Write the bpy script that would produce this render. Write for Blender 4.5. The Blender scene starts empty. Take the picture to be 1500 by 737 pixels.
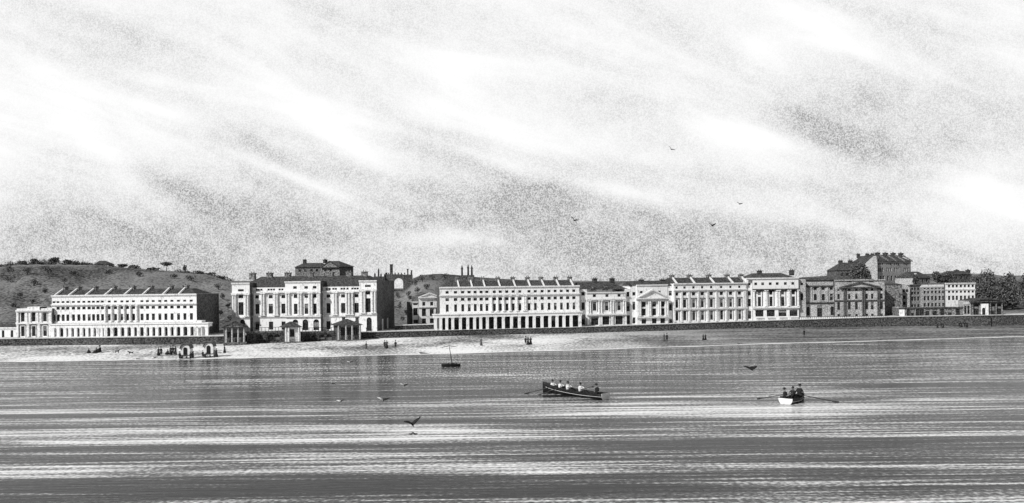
import bpy, bmesh, math, random
from mathutils import Vector, Matrix
random.seed(7)
R = math.radians
scene = bpy.context.scene
COL = scene.collection

# ------------------------------------------------------------------ survey of the view
F, CX, HY, H, ROLL = 1200.0, 750.0, 418.0, 14.0, 0.012
CR, SR = math.cos(ROLL), math.sin(ROLL)
def uv(px, py):
    u, v = px-CX, py-HY
    return u*CR-v*SR, u*SR+v*CR
def G(px, py, z=0.0):                       # bearing + level -> point
    u, v = uv(px, py); d = F*(H-z)/v
    return Vector((u*d/F, d, z))
def D(px, py, d):                           # bearing + distance -> point
    u, v = uv(px, py)
    return Vector((u*d/F, d, H-v*d/F))
def lerp_table(t, x):
    if x <= t[0][0]: return t[0][1]
    for (a, b), (c, e) in zip(t, t[1:]):
        if x <= c: return b+(e-b)*(x-a)/(c-a)
    return t[-1][1]
WALLB = [(-900,506.5+9), (20,506.5), (320,504), (560,495.6), (700,491), (850,488), (1080,481.5), (1290,478.5), (1468,477), (2300,467)]
WALLT = [(-900,508), (20,496.8), (320,493), (560,486.5), (700,483), (850,479.6), (1080,471.6), (1290,465), (1468,462), (2300,452)]
SHORE = [(-900,541), (17,529.8), (330,525), (620,518.8), (880,511.4), (1120,503.5), (1340,497.6), (1468,493.3), (2300,483)]
def dwall(px):
    return G(px, lerp_table(WALLB, px), 0.4).y
def ztop(px):
    return D(px, lerp_table(WALLT, px), dwall(px)).z

# ------------------------------------------------------------------ materials
def nd(nt, typ, **kw):
    n = nt.nodes.new(typ)
    for k, v in kw.items(): setattr(n, k, v)
    return n
def mat(name, lo, hi, scale=3.0, rough=0.85, spec=0.3, pos=(0.42, 0.58), stretch=(1,1,1), big=0.0, bigscale=0.05, bump=0.0):
    m = bpy.data.materials.new(name); m.use_nodes = True
    nt = m.node_tree; b = nt.nodes['Principled BSDF']
    b.inputs['Roughness'].default_value = rough
    b.inputs['Specular IOR Level'].default_value = spec
    g = nd(nt, 'ShaderNodeNewGeometry')
    mp = nd(nt, 'ShaderNodeMapping'); mp.inputs['Scale'].default_value = stretch
    nt.links.new(g.outputs['Position'], mp.inputs['Vector'])
    n = nd(nt, 'ShaderNodeTexNoise'); n.inputs['Scale'].default_value = scale; n.inputs['Detail'].default_value = 3
    nt.links.new(mp.outputs[0], n.inputs['Vector'])
    fac = n.outputs['Fac']
    if big:
        n2 = nd(nt, 'ShaderNodeTexNoise'); n2.inputs['Scale'].default_value = bigscale; n2.inputs['Detail'].default_value = 4
        nt.links.new(mp.outputs[0], n2.inputs['Vector'])
        s = nd(nt, 'ShaderNodeMath', operation='MULTIPLY_ADD'); s.inputs[1].default_value = big; s.inputs[2].default_value = -big*0.5
        nt.links.new(n2.outputs['Fac'], s.inputs[0])
        a = nd(nt, 'ShaderNodeMath', operation='ADD')
        nt.links.new(fac, a.inputs[0]); nt.links.new(s.outputs[0], a.inputs[1]); fac = a.outputs[0]
    r = nd(nt, 'ShaderNodeValToRGB')
    r.color_ramp.elements[0].position = pos[0]; r.color_ramp.elements[1].position = pos[1]
    r.color_ramp.elements[0].color = (lo, lo, lo, 1); r.color_ramp.elements[1].color = (hi, hi, hi, 1)
    nt.links.new(fac, r.inputs[0]); nt.links.new(r.outputs[0], b.inputs['Base Color'])
    if bump:
        bp = nd(nt, 'ShaderNodeBump'); bp.inputs['Strength'].default_value = bump; bp.inputs['Distance'].default_value = 0.3
        nt.links.new(fac, bp.inputs['Height']); nt.links.new(bp.outputs[0], b.inputs['Normal'])
    return m
M = {}
M['stucco'] = mat('stucco', 0.44, 0.84, 2.4, pos=(0.28, 0.46), stretch=(1,1,.45), big=.35, bigscale=.12)
M['trim'] = mat('stone_trim', 0.5, 0.78, 2.5, pos=(0.35, 0.5))
M['grey'] = mat('grey_render', 0.2, 0.62, 4.2, pos=(0.40, 0.6), big=0.35, bigscale=0.12)
M['midgrey'] = mat('smoky_render', 0.12, 0.42, 3.6, pos=(0.4, 0.62), big=0.3, bigscale=0.15)
M['greydk'] = mat('grey_trim', 0.04, 0.14, 3.0)
M['brick'] = mat('dark_brick', 0.03, 0.17, 2.2, pos=(0.38, 0.64), big=0.25, bigscale=0.2)  # dark brick; on flank walls its dark colour stands in for shade
M['midbrick'] = mat('weathered_brick', 0.05, 0.3, 2.4, pos=(0.38, 0.62))
M['slate'] = mat('slate', 0.018, 0.11, 2.4, pos=(0.36, 0.66), spec=0.15)
M['glass'] = mat('window_glass', 0.006, 0.05, 2.6, rough=0.4, spec=0.12)
M['frame'] = mat('window_frame', 0.04, 0.1, 3)
M['seawall'] = mat('sea_wall_stone', 0.015, 0.15, 2.3, pos=(0.40, 0.68), stretch=(1,1,1.6), big=0.2)
M['lodge'] = mat('lodge_stone', 0.05, 0.26, 3.4, pos=(0.4, 0.62), big=0.3, bigscale=0.3)
M['lodgecol'] = mat('lodge_column_stone', 0.3, 0.5, 3)
M['pave'] = mat('promenade_gravel', 0.4, 0.7, 1.5)
M['hill'] = mat('hillside_turf', 0.03, 0.25, 0.9, pos=(0.36, 0.62), big=0.7, bigscale=0.018, bump=0.5, spec=0.0, rough=1)
M['bark'] = mat('bark', 0.02, 0.06, 3)
M['leaf'] = mat('foliage', 0.03, 0.2, 1.6, spec=0.1)
M['tar'] = mat('tarred_timber', 0.006, 0.02, 4, rough=0.5)
M['blind'] = mat('window_blind', .12, .3, 5)
M['white'] = mat('white_paint', 0.7, 0.85, 4)
M['wood'] = mat('oar_timber', 0.02, 0.06, 4)
M['black'] = mat('dark_cloth', 0.008, 0.03, 9)
M['shirt'] = mat('white_cloth', 0.6, 0.85, 6)
M['midcloth'] = mat('grey_cloth', 0.06, 0.14, 6)
M['skin'] = mat('skin', 0.14, 0.24, 9)
M['gull'] = mat('gull_feather', 0.008, 0.02, 6)
M['gullw'] = mat('pale_feather', 0.55, 0.8, 6)

# ------------------------------------------------------------------ mesh helpers
def link(name, me, parent=None, loc=None):
    o = bpy.data.objects.new(name, me); COL.objects.link(o)
    if parent: o.parent = parent
    if loc is not None: o.location = loc
    return o
def tag(o, label=None, cat=None, group=None, kind=None):
    if label: o['label'] = label
    if cat: o['category'] = cat
    if group: o['group'] = group
    if kind: o['kind'] = kind
    return o
def empty(name, loc, rz=0, label=None, cat=None, group=None):
    o = bpy.data.objects.new(name, None); COL.objects.link(o)
    o.location = loc; o.rotation_euler = (0, 0, rz); o.empty_display_size = 1
    return tag(o, label, cat, group)
def bm_mesh(bm, name, mats, smooth=False):
    bmesh.ops.recalc_face_normals(bm, faces=bm.faces)
    me = bpy.data.meshes.new(name); bm.to_mesh(me); bm.free()
    for m in (mats if isinstance(mats, (list, tuple)) else [mats]): me.materials.append(m)
    if smooth:
        for p in me.polygons: p.use_smooth = True
    return me
def box(bm, x0, x1, y0, y1, z0, z1, mi=0):
    v = [bm.verts.new(p) for p in ((x0,y0,z0),(x1,y0,z0),(x1,y1,z0),(x0,y1,z0),(x0,y0,z1),(x1,y0,z1),(x1,y1,z1),(x0,y1,z1))]
    for f in ((0,1,2,3),(4,5,6,7),(0,1,5,4),(1,2,6,5),(2,3,7,6),(3,0,4,7)):
        bm.faces.new([v[i] for i in f]).material_index = mi
def cyl(bm, cx, cy, z0, z1, r0, r1=None, n=10, mi=0):
    r1 = r0 if r1 is None else r1
    a = [bm.verts.new((cx+r0*math.cos(2*math.pi*i/n), cy+r0*math.sin(2*math.pi*i/n), z0)) for i in range(n)]
    b = [bm.verts.new((cx+r1*math.cos(2*math.pi*i/n), cy+r1*math.sin(2*math.pi*i/n), z1)) for i in range(n)]
    for i in range(n): bm.faces.new((a[i], a[(i+1)%n], b[(i+1)%n], b[i])).material_index = mi
    bm.faces.new(a).material_index = mi; bm.faces.new(b).material_index = mi
def tube(bm, p0, p1, r0, r1=None, n=8, mi=0):
    r1 = r0 if r1 is None else r1
    p0, p1 = Vector(p0), Vector(p1); d = (p1-p0)
    q = d.to_track_quat('Z', 'Y')
    a, b = [], []
    for i in range(n):
        c = Vector((math.cos(2*math.pi*i/n), math.sin(2*math.pi*i/n), 0))
        a.append(bm.verts.new(p0+q@(c*r0))); b.append(bm.verts.new(p1+q@(c*r1)))
    for i in range(n): bm.faces.new((a[i], a[(i+1)%n], b[(i+1)%n], b[i])).material_index = mi
    bm.faces.new(a).material_index = mi; bm.faces.new(b).material_index = mi
def prism(bm, pts, y0, y1, mi=0):           # polygon in xz, extruded along y
    a = [bm.verts.new((x, y0, z)) for x, z in pts]; b = [bm.verts.new((x, y1, z)) for x, z in pts]
    n = len(pts)
    for i in range(n): bm.faces.new((a[i], a[(i+1)%n], b[(i+1)%n], b[i])).material_index = mi
    bm.faces.new(a).material_index = mi; bm.faces.new(b).material_index = mi

# windows: one mesh per size, dark panes in a thin frame with glazing bars
_wc = {}
def window_mesh(w, h, arch):
    k = (round(w*10), round(h*10), arch, random.choice((0, 0, 0, 1, 2)))
    if k in _wc: return _wc[k]
    w, h, var = k[0]/10, k[1]/10, k[3]
    bm = bmesh.new(); t = 0.06; hw = w/2
    top = h-hw if arch else h
    if arch:
        pts = [(-hw, 0), (hw, 0)]+[(hw*math.cos(a), top+hw*math.sin(a)) for a in [math.pi*i/8 for i in range(9)]]
        prism(bm, pts, 0.02, 0.05, 0)
    else: box(bm, -hw, hw, 0.02, 0.05, 0, h, 0)
    for s in (-1, 1): box(bm, min(s*hw, s*(hw-t)), max(s*hw, s*(hw-t)), -0.03, 0.018, 0, top, 1)
    box(bm, -hw+t, hw-t, -0.03, 0.018, 0, t, 1)
    box(bm, -hw+t, hw-t, -0.03, 0.018, top-t, top, 1)
    if var: box(bm, -hw+t, hw-t, 0.0, 0.0165, top-t-(h-2*t)*(.22 if var == 1 else .45), top-t-.001, 2)
    if w > 0.7: box(bm, -0.02, 0.02, -0.02, 0.018, t, top-t, 1)
    if h > 1.2: box(bm, -hw+t, hw-t, -0.035, 0.0175, top*0.5-0.03, top*0.5+0.03, 1)
    _wc[k] = bm_mesh(bm, 'window', [M['glass'], M['frame'], M['blind']]); return _wc[k]

class Bld:
    def __init__(s, name, label, cat, L, Rr, dL, dR, group=None):
        a, b = D(L[0], L[1], dL), D(Rr[0], Rr[1], dR)
        s.z0 = (a.z+b.z)/2; s.A = Vector((a.x, a.y)); s.B = Vector((b.x, b.y))
        s.W = (s.B-s.A).length; s.ex = (s.B-s.A).normalized(); s.ey = Vector((-s.ex.y, s.ex.x))
        s.o = empty(name, (a.x, a.y, s.z0), math.atan2(s.ex.y, s.ex.x), label, cat, group)
        s.L, s.R = L[0], Rr[0]; s._roof = None
    def q(s, px, py, y0=0.0):               # where a bearing meets the plane y0 behind the front
        u, v = uv(px, py); d = Vector((u/F, 1.0)); o = s.A+s.ey*y0
        t = (o.dot(s.ey))/(d.dot(s.ey)); P = d*t
        return (P-s.A).dot(s.ex), H-v*t/F-s.z0
    def x(s, px, y0=0.0): return s.q(px, 450, y0)[0]
    def z(s, ref, y0=0.0): return s.q(ref[0], ref[1], y0)[1]
    def part(s, name, bm, mats, parent=None, smooth=False):
        return link(name, bm_mesh(bm, name, mats, smooth), parent or s.o)
    def wall(s, pa, pb, top, y0=0.0, depth=12.0, rows=(), mat='stucco', side='brick', zb=-1.5, surround=False, xa=None, xb=None):  # default side colour paints shade onto the flank walls
        x0 = s.x(pa, y0) if xa is None else xa; x1 = s.x(pb, y0) if xb is None else xb
        z1 = s.z(top, y0); ops = []
        for r in rows:
            xs, (pr, yt, yb), w = r[:3]; arch = len(r) > 3 and r[3] == 'arch'
            nm = r[4] if len(r) > 4 else 'window'
            zt, zl = s.z((pr, yt), y0), s.z((pr, yb), y0)
            for p in xs:
                c = s.x(p, y0); h = round(zt-zl, 1); w_ = round(w, 1)
                if c-w_/2 < x0+0.1 or c+w_/2 > x1-0.1: continue
                ops.append((c-w_/2, c+w_/2, zl, zl+h, arch))
                link(nm, window_mesh(w_, h, arch), s.o, (c, y0+0.22, zl))
        bm = bmesh.new()
        xc = sorted({round(v, 4) for v in [x0, x1]+[o[0] for o in ops]+[o[1] for o in ops]})
        zc = sorted({round(v, 4) for v in [zb, z1]+[o[2] for o in ops]+[o[3] for o in ops]})
        vg = {}
        def V(x, z):
            if (x, z) not in vg: vg[(x, z)] = bm.verts.new((x, y0, z))
            return vg[(x, z)]
        for i in range(len(xc)-1):
            cxm = (xc[i]+xc[i+1])/2
            col = [o for o in ops if o[0] < cxm < o[1]]
            for j in range(len(zc)-1):
                czm = (zc[j]+zc[j+1])/2
                if any(o[2] < czm < o[3] for o in col): continue
                bm.faces.new((V(xc[i], zc[j]), V(xc[i+1], zc[j]), V(xc[i+1], zc[j+1]), V(xc[i], zc[j+1])))
        for (a, b, c, e, ar) in ops:        # reveals
            yr = y0+0.25
            for (p, r_) in (((a,c),(a,e)), ((b,e),(b,c)), ((a,e),(b,e)), ((b,c),(a,c))):
                bm.faces.new([bm.verts.new(t) for t in ((p[0],y0,p[1]), (r_[0],y0,r_[1]), (r_[0],yr,r_[1]), (p[0],yr,p[1]))])
            if ar:
                hw = (b-a)/2; m = (a+b)/2; zc0 = e-hw
                for sg in (-1, 1):
                    arc = [(m+sg*hw*math.cos(t), zc0+hw*math.sin(t)) for t in [math.pi/2*k/4 for k in range(5)]]
                    prism(bm, [(m+sg*hw, e)]+arc, y0, y0+0.2)
        y1 = y0+depth
        def quad(pts, mi): bm.faces.new([bm.verts.new(p) for p in pts]).material_index = mi
        quad(((x0,y0,zb),(x0,y1,zb),(x0,y1,z1),(x0,y0,z1)), 1)
        quad(((x1,y0,zb),(x1,y1,zb),(x1,y1,z1),(x1,y0,z1)), 1)
        quad(((x0,y1,zb),(x1,y1,zb),(x1,y1,z1),(x0,y1,z1)), 1)
        quad(((x0,y0,z1),(x1,y0,z1),(x1,y1,z1),(x0,y1,z1)), 0)
        me = bpy.data.meshes.new('wall'); bm.to_mesh(me); bm.free()
        me.materials.append(M[mat]); me.materials.append(M[side])
        o = link('wall', me, s.o)
        if surround:
            for (a, b, c, e, ar) in ops:
                if e-c < 2.0: continue
                k = bmesh.new()
                for (p, r_, t0, t1) in ((a-0.36, a-0.26, c-0.3, e+0.3), (b+0.26, b+0.36, c-0.3, e+0.3)): box(k, p, r_, y0-0.08, y0+0.01, t0, t1)
                box(k, a-0.4, b+0.4, y0-0.2, y0+0.01, e+0.302, e+0.46)
                s.part('window_surround', k, M['greydk'])
        return (x0, x1, z1)
    def band(s, pa, pb, ref, h=0.35, proj=0.35, y0=0.0, mat='trim', name='cornice', side=0.0):
        bm = bmesh.new(); zc = s.z(ref, y0); x0, x1 = s.x(pa, y0), s.x(pb, y0)
        box(bm, x0-0.1-side, x1+0.1+side, y0-proj, y0+0.003, zc-h/2, zc+h/2)
        box(bm, x0-0.06-side, x1+0.06+side, y0-proj*0.45, y0+0.002, zc-h/2-0.25, zc-h/2-0.003)
        return s.part(name, bm, M[mat])
    def cols(s, xs, ref, w=0.5, y0=0.0, round_=True, mat='trim', name='column', gap=0.0):
        zt, zb = s.z((ref[0], ref[1]), y0), s.z((ref[0], ref[2]), y0)
        for p in xs:
            c = s.x(p, y0); bm = bmesh.new(); r = w/2
            cy = -r-gap
            if round_:
                cyl(bm, 0, cy, 0.25, zt-zb-0.3, r, r*0.85, 12)
            else: box(bm, -r, r, -0.25-gap, 0.003-gap, 0.2, zt-zb-0.25)
            e = r*1.3
            if round_:
                box(bm, -e, e, cy-e, cy+e, 0, 0.245); box(bm, -e, e, cy-e, cy+e, zt-zb-0.295, zt-zb)
            else:
                box(bm, -e, e, -0.32-gap, 0.002-gap, 0, 0.195); box(bm, -e, e, -0.32-gap, 0.002-gap, zt-zb-0.245, zt-zb)
            me = bm_mesh(bm, name, M[mat]); link(name, me, s.o, (c, y0, zb))
    def roof(s, xa, xb, ze, ref, y0=0.3, run=4.5, flat=1.0, back=12.0, hipl=2.0, hipr=2.0, mat='slate', zr=None):
        zr = s.z(ref, y0+run) if zr is None else zr
        bm = bmesh.new()
        y1, y2, y3 = y0+run, y0+run+flat, back
        e = [bm.verts.new(p) for p in ((xa,y0,ze),(xb,y0,ze),(xb,y3,ze),(xa,y3,ze))]
        r = [bm.verts.new(p) for p in ((xa+hipl,y1,zr),(xb-hipr,y1,zr),(xb-hipr,y2,zr),(xa+hipl,y2,zr))]
        for i in range(4): bm.faces.new((e[i], e[(i+1)%4], r[(i+1)%4], r[i]))
        bm.faces.new(r); bm.faces.new(e)
        s._roof = s.part('roof', bm, M[mat]); s._rp = (y0, ze, y1, zr)
        return s._roof
    def chims(s, xs, ytop, w=1.1, d=1.5, party=True, mat='midbrick', pots=2, pmat='trim'):
        y0, ze, y1, zr = s._rp; cache = None
        zt = s.z((xs[len(xs)//2], ytop), y1)
        for p in xs:
            c = s.x(p, y1); bm = bmesh.new()
            h = zt-zr
            box(bm, -w/2, w/2, -d/2, d/2, -0.8, h-0.35); box(bm, -w/2-0.12, w/2+0.12, -d/2-0.12, d/2+0.12, h-0.347, h-0.12)
            for k in range(pots): cyl(bm, (k-(pots-1)/2)*w*0.5, 0, h-0.118, h+0.25, 0.14, 0.11, 8)
            ch = link('chimney', bm_mesh(bm, 'chimney', M[mat]), s._roof, (c, y1+d*0.2, zr))
            if party:
                bm = bmesh.new(); t = 0.17
                v0 = [(y0-0.2, ze-0.2), (y0-0.2, ze+0.45), (y1-0.1, zr+0.45), (y1-0.1, zr-0.2)]
                a = [bm.verts.new((c-t, y, z)) for y, z in v0]; b = [bm.verts.new((c+t, y, z)) for y, z in v0]
                for i in range(4): bm.faces.new((a[i], a[(i+1)%4], b[(i+1)%4], b[i]))
                bm.faces.new(a); bm.faces.new(b)
                link('party_wall', bm_mesh(bm, 'party_wall', M[pmat]), s._roof)
    def pediment(s, pa, pb, base, apex, y0=0.0, proj=0.6, mat='stucco', trim='trim', tw=0.35):
        x0, x1 = s.x(pa, y0), s.x(pb, y0); zb = s.z(base, y0); za = s.z(apex, y0); m = (x0+x1)/2
        bm = bmesh.new(); prism(bm, [(x0+.3, zb), (x1-.3, zb), (m, za-.25)], y0-proj*0.5, y0+0.3)
        w = s.part('pediment', bm, M[mat])
        bm = bmesh.new()
        prism(bm, [(x0-.1, zb), (x0+.5, zb), (m, za-tw), (m, za)], y0-proj, y0+0.31)
        prism(bm, [(x1+.1, zb), (x1-.5, zb), (m, za-tw), (m, za)], y0-proj, y0+0.31)
        box(bm, x0-.15, x1+.15, y0-proj, y0+.003, zb-.35, zb-.003)
        link('pediment_moulding', bm_mesh(bm, 'pediment_moulding', M[trim]), w)
    def colonnade(s, edges, top, base, proj=3.0, mat='stucco', pw=0.75):
        # piers carrying a slab in front of the ground floor
        y0 = -proj; zt = s.z(top, y0)
        xs = [s.x(p, y0) for p in edges]
        bm = bmesh.new(); box(bm, xs[0]-.5, xs[-1]+.5, y0-.1, -0.003, zt-.75, zt)
        box(bm, xs[0]-.7, xs[-1]+.7, y0-.35, -0.004, zt+.003, zt+.25)
        s.part('balcony', bm, M[mat])
        bm = bmesh.new(); box(bm, xs[0]-.9, xs[-1]+.9, y0-.6, -0.005, -1.5, 0.12)
        s.part('plinth', bm, M['trim'])
        for x in xs:
            bm = bmesh.new(); box(bm, -pw/2, pw/2, 0, .6, .123, zt-.98); box(bm, -pw/2-.1, pw/2+.1, -.08, .68, zt-.977, zt-.753)
            link('pier', bm_mesh(bm, 'pier', M[mat]), s.o, (x, y0, 0))
        return xs

Z1 = lambda x: x/4.094            # reading aids for survey sketches
def z1(l): return [v/4.094 for v in l]
def zx(l, o, k): return [o+v/k for v in l]

# ------------------------------------------------------------------ terrain, beach, sea
RIDGE = [(-1400,400), (-400,392), (0,390), (15,389), (32,387), (78,386), (137,388), (166,390.5), (210,394), (244,396.6), (288,400), (318,406), (340,412),
         (400,411), (430,404), (500,404), (540,410), (556,424), (594,425), (600,414), (606,407.6), (618,402.7), (645,401), (667,402.7), (700,406), (760,410), (900,412), (1150,408), (1225,403),
         (1336,402), (1363,401), (1396,401), (1430,401), (1445,400.5), (1469,404), (1600,402), (2300,398), (2900,396)]
def rid_d(px): return dwall(px)+230+25*math.sin(px*0.011)
def hz(px, d):
    dw = dwall(px); g = ztop(px); dr = rid_d(px); rz = D(px, lerp_table(RIDGE, px), dr).z
    t = (d-dw-42)/(dr-dw-42)
    if t <= 0: return g
    if t <= 1:
        s = t*t*(3-2*t)*0.6+t*0.4
        n = 0.9*math.sin(px*0.045+d*0.03)+0.6*math.sin(px*0.11-d*0.06)
        return g+(rz-g)*s+n*math.sin(math.pi*t)
    return max(1.0, rz-(d-dr)*0.05)
bm = bmesh.new()
pxs = [-1400, -1000, -700, -500, -350]+list(range(-250, 1760, 8))+[1800, 1900, 2100, 2400, 2900]
offs = [0.5, 3, 6, 12, 20, 30, 42, 50, 60, 70, 80, 92, 105, 118, 132, 146, 160, 175, 190, 205, 218, 230, 240, 255, 280, 330, 450, 800, 1800, 6000]
grid = []
for p in pxs:
    dw = dwall(p); row = []
    sc = (rid_d(p)-dw)/230
    for o_ in offs:
        d = dw+o_*(sc if o_ > 42 else 1); u, _ = uv(p, 440)
        z_ = hz(p, d)
        row.append(bm.verts.new((u*d/F, d, z_+(random.uniform(-.5, .5) if 60 < o_ < 228 else 0))))
    grid.append(row)
for i in range(len(pxs)-1):
    for j in range(len(offs)-1):
        f = bm.faces.new((grid[i][j], grid[i+1][j], grid[i+1][j+1], grid[i][j+1]))
        f.material_index = 0 if j < 3 else 1
        f.smooth = True
tag(link('terrain', bm_mesh(bm, 'terrain', [M['pave'], M['hill']])), 'grey grassy hillside rising behind the seafront terraces', kind='structure')
def hill_dist(px, y):
    best = None
    dw = dwall(px)
    for i in range(200):
        d = dw+43+i*1.0
        P = D(px, y, d)
        if P.z <= hz(px, d): return d
    return dw+120
# beach
def beach_mat():
    m = mat('beach_shingle', 0.10, 0.85, 2.2, pos=(0.36, 0.60), stretch=(0.8, 0.7, 1), big=0.95, bigscale=0.055, bump=0.3)
    nt = m.node_tree; g = [n for n in nt.nodes if n.type == 'NEW_GEOMETRY'][0]; b = nt.nodes['Principled BSDF']
    sx = nd(nt, 'ShaderNodeSeparateXYZ'); nt.links.new(g.outputs['Position'], sx.inputs[0])
    mr = nd(nt, 'ShaderNodeMapRange'); mr.inputs[1].default_value = 5; mr.inputs[2].default_value = 66; mr.inputs[3].default_value = 0; mr.inputs[4].default_value = 1
    nt.links.new(sx.outputs[0], mr.inputs[0])
    st = nd(nt, 'ShaderNodeTexNoise'); st.inputs['Scale'].default_value = 1; st.inputs['Detail'].default_value = 5
    mp = nd(nt, 'ShaderNodeMapping'); mp.inputs['Scale'].default_value = (0.03, 0.25, 1)
    nt.links.new(g.outputs['Position'], mp.inputs[0]); nt.links.new(mp.outputs[0], st.inputs[0])
    gr = nd(nt, 'ShaderNodeTexNoise'); gr.inputs['Scale'].default_value = 1.6; gr.inputs['Detail'].default_value = 2
    nt.links.new(g.outputs['Position'], gr.inputs[0])
    ad = nd(nt, 'ShaderNodeMath', operation='ADD'); nt.links.new(st.outputs['Fac'], ad.inputs[0]); nt.links.new(gr.outputs['Fac'], ad.inputs[1])
    r = nd(nt, 'ShaderNodeValToRGB'); r.color_ramp.elements[0].position = 0.45; r.color_ramp.elements[1].position = 0.60
    hf = nd(nt, 'ShaderNodeMath', operation='MULTIPLY'); hf.inputs[1].default_value = 0.5; nt.links.new(ad.outputs[0], hf.inputs[0])
    nt.links.new(hf.outputs[0], r.inputs[0])
    r.color_ramp.elements[0].color = (.04, .04, .04, 1); r.color_ramp.elements[1].color = (.30, .30, .30, 1)
    old = b.inputs['Base Color'].links[0].from_socket
    mx = nd(nt, 'ShaderNodeMix', data_type='RGBA'); nt.links.new(mr.outputs[0], mx.inputs['Factor'])
    nt.links.new(old, mx.inputs['A']); nt.links.new(r.outputs[0], mx.inputs['B']); nt.links.new(mx.outputs['Result'], b.inputs['Base Color'])
    return m
bm = bmesh.new(); grid = []
bpx = [-900, -500, -200]+list(range(-40, 1560, 16))+[1700, 2000, 2300]
for p in bpx:
    a = G(p, lerp_table(WALLB, p), 0.4); b = G(p, lerp_table(SHORE, p), 0.0); row = []
    a = a+(a-b).normalized()*0.6
    for t in (0, .15, .3, .45, .6, .75, .9, 1.0, 1.5, 3):
        q = a.lerp(b, t); n = 0 if t in (0, 1.0) else random.uniform(-.05, .05)
        q.z = 0.42*(1-t)+n if t <= 1 else -0.5*(t-1)
        row.append(bm.verts.new(q))
    grid.append(row)
for i in range(len(bpx)-1):
    for j in range(9): bm.faces.new((grid[i][j], grid[i+1][j], grid[i+1][j+1], grid[i][j+1])).smooth = True
tag(link('beach', bm_mesh(bm, 'beach', beach_mat())), 'pale shingle beach below the sea wall', kind='structure')
# foam line
bm = bmesh.new(); prev = None
for k in range(0, 400):
    p = -60+k*4
    b = G(p, lerp_table(SHORE, p)+0.5, 0.0)
    w = 0.55+0.5*math.sin(k*0.31)*math.sin(k*0.077)
    w = max(w, 0.08); jit = 0.35*math.sin(k*0.13)+0.2*math.sin(k*0.41)
    cur = [bm.verts.new((b.x, b.y+jit+w, 0.05)), bm.verts.new((b.x, b.y+jit-w, 0.03)), bm.verts.new((b.x, b.y+jit, 0.11))]
    if prev:
        bm.faces.new((prev[1], cur[1], cur[2], prev[2])); bm.faces.new((prev[2], cur[2], cur[0], prev[0]))
    prev = cur
tag(link('surf', bm_mesh(bm, 'surf', M['white'], True)), 'thin white line of surf along the edge of the beach', kind='stuff')
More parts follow.
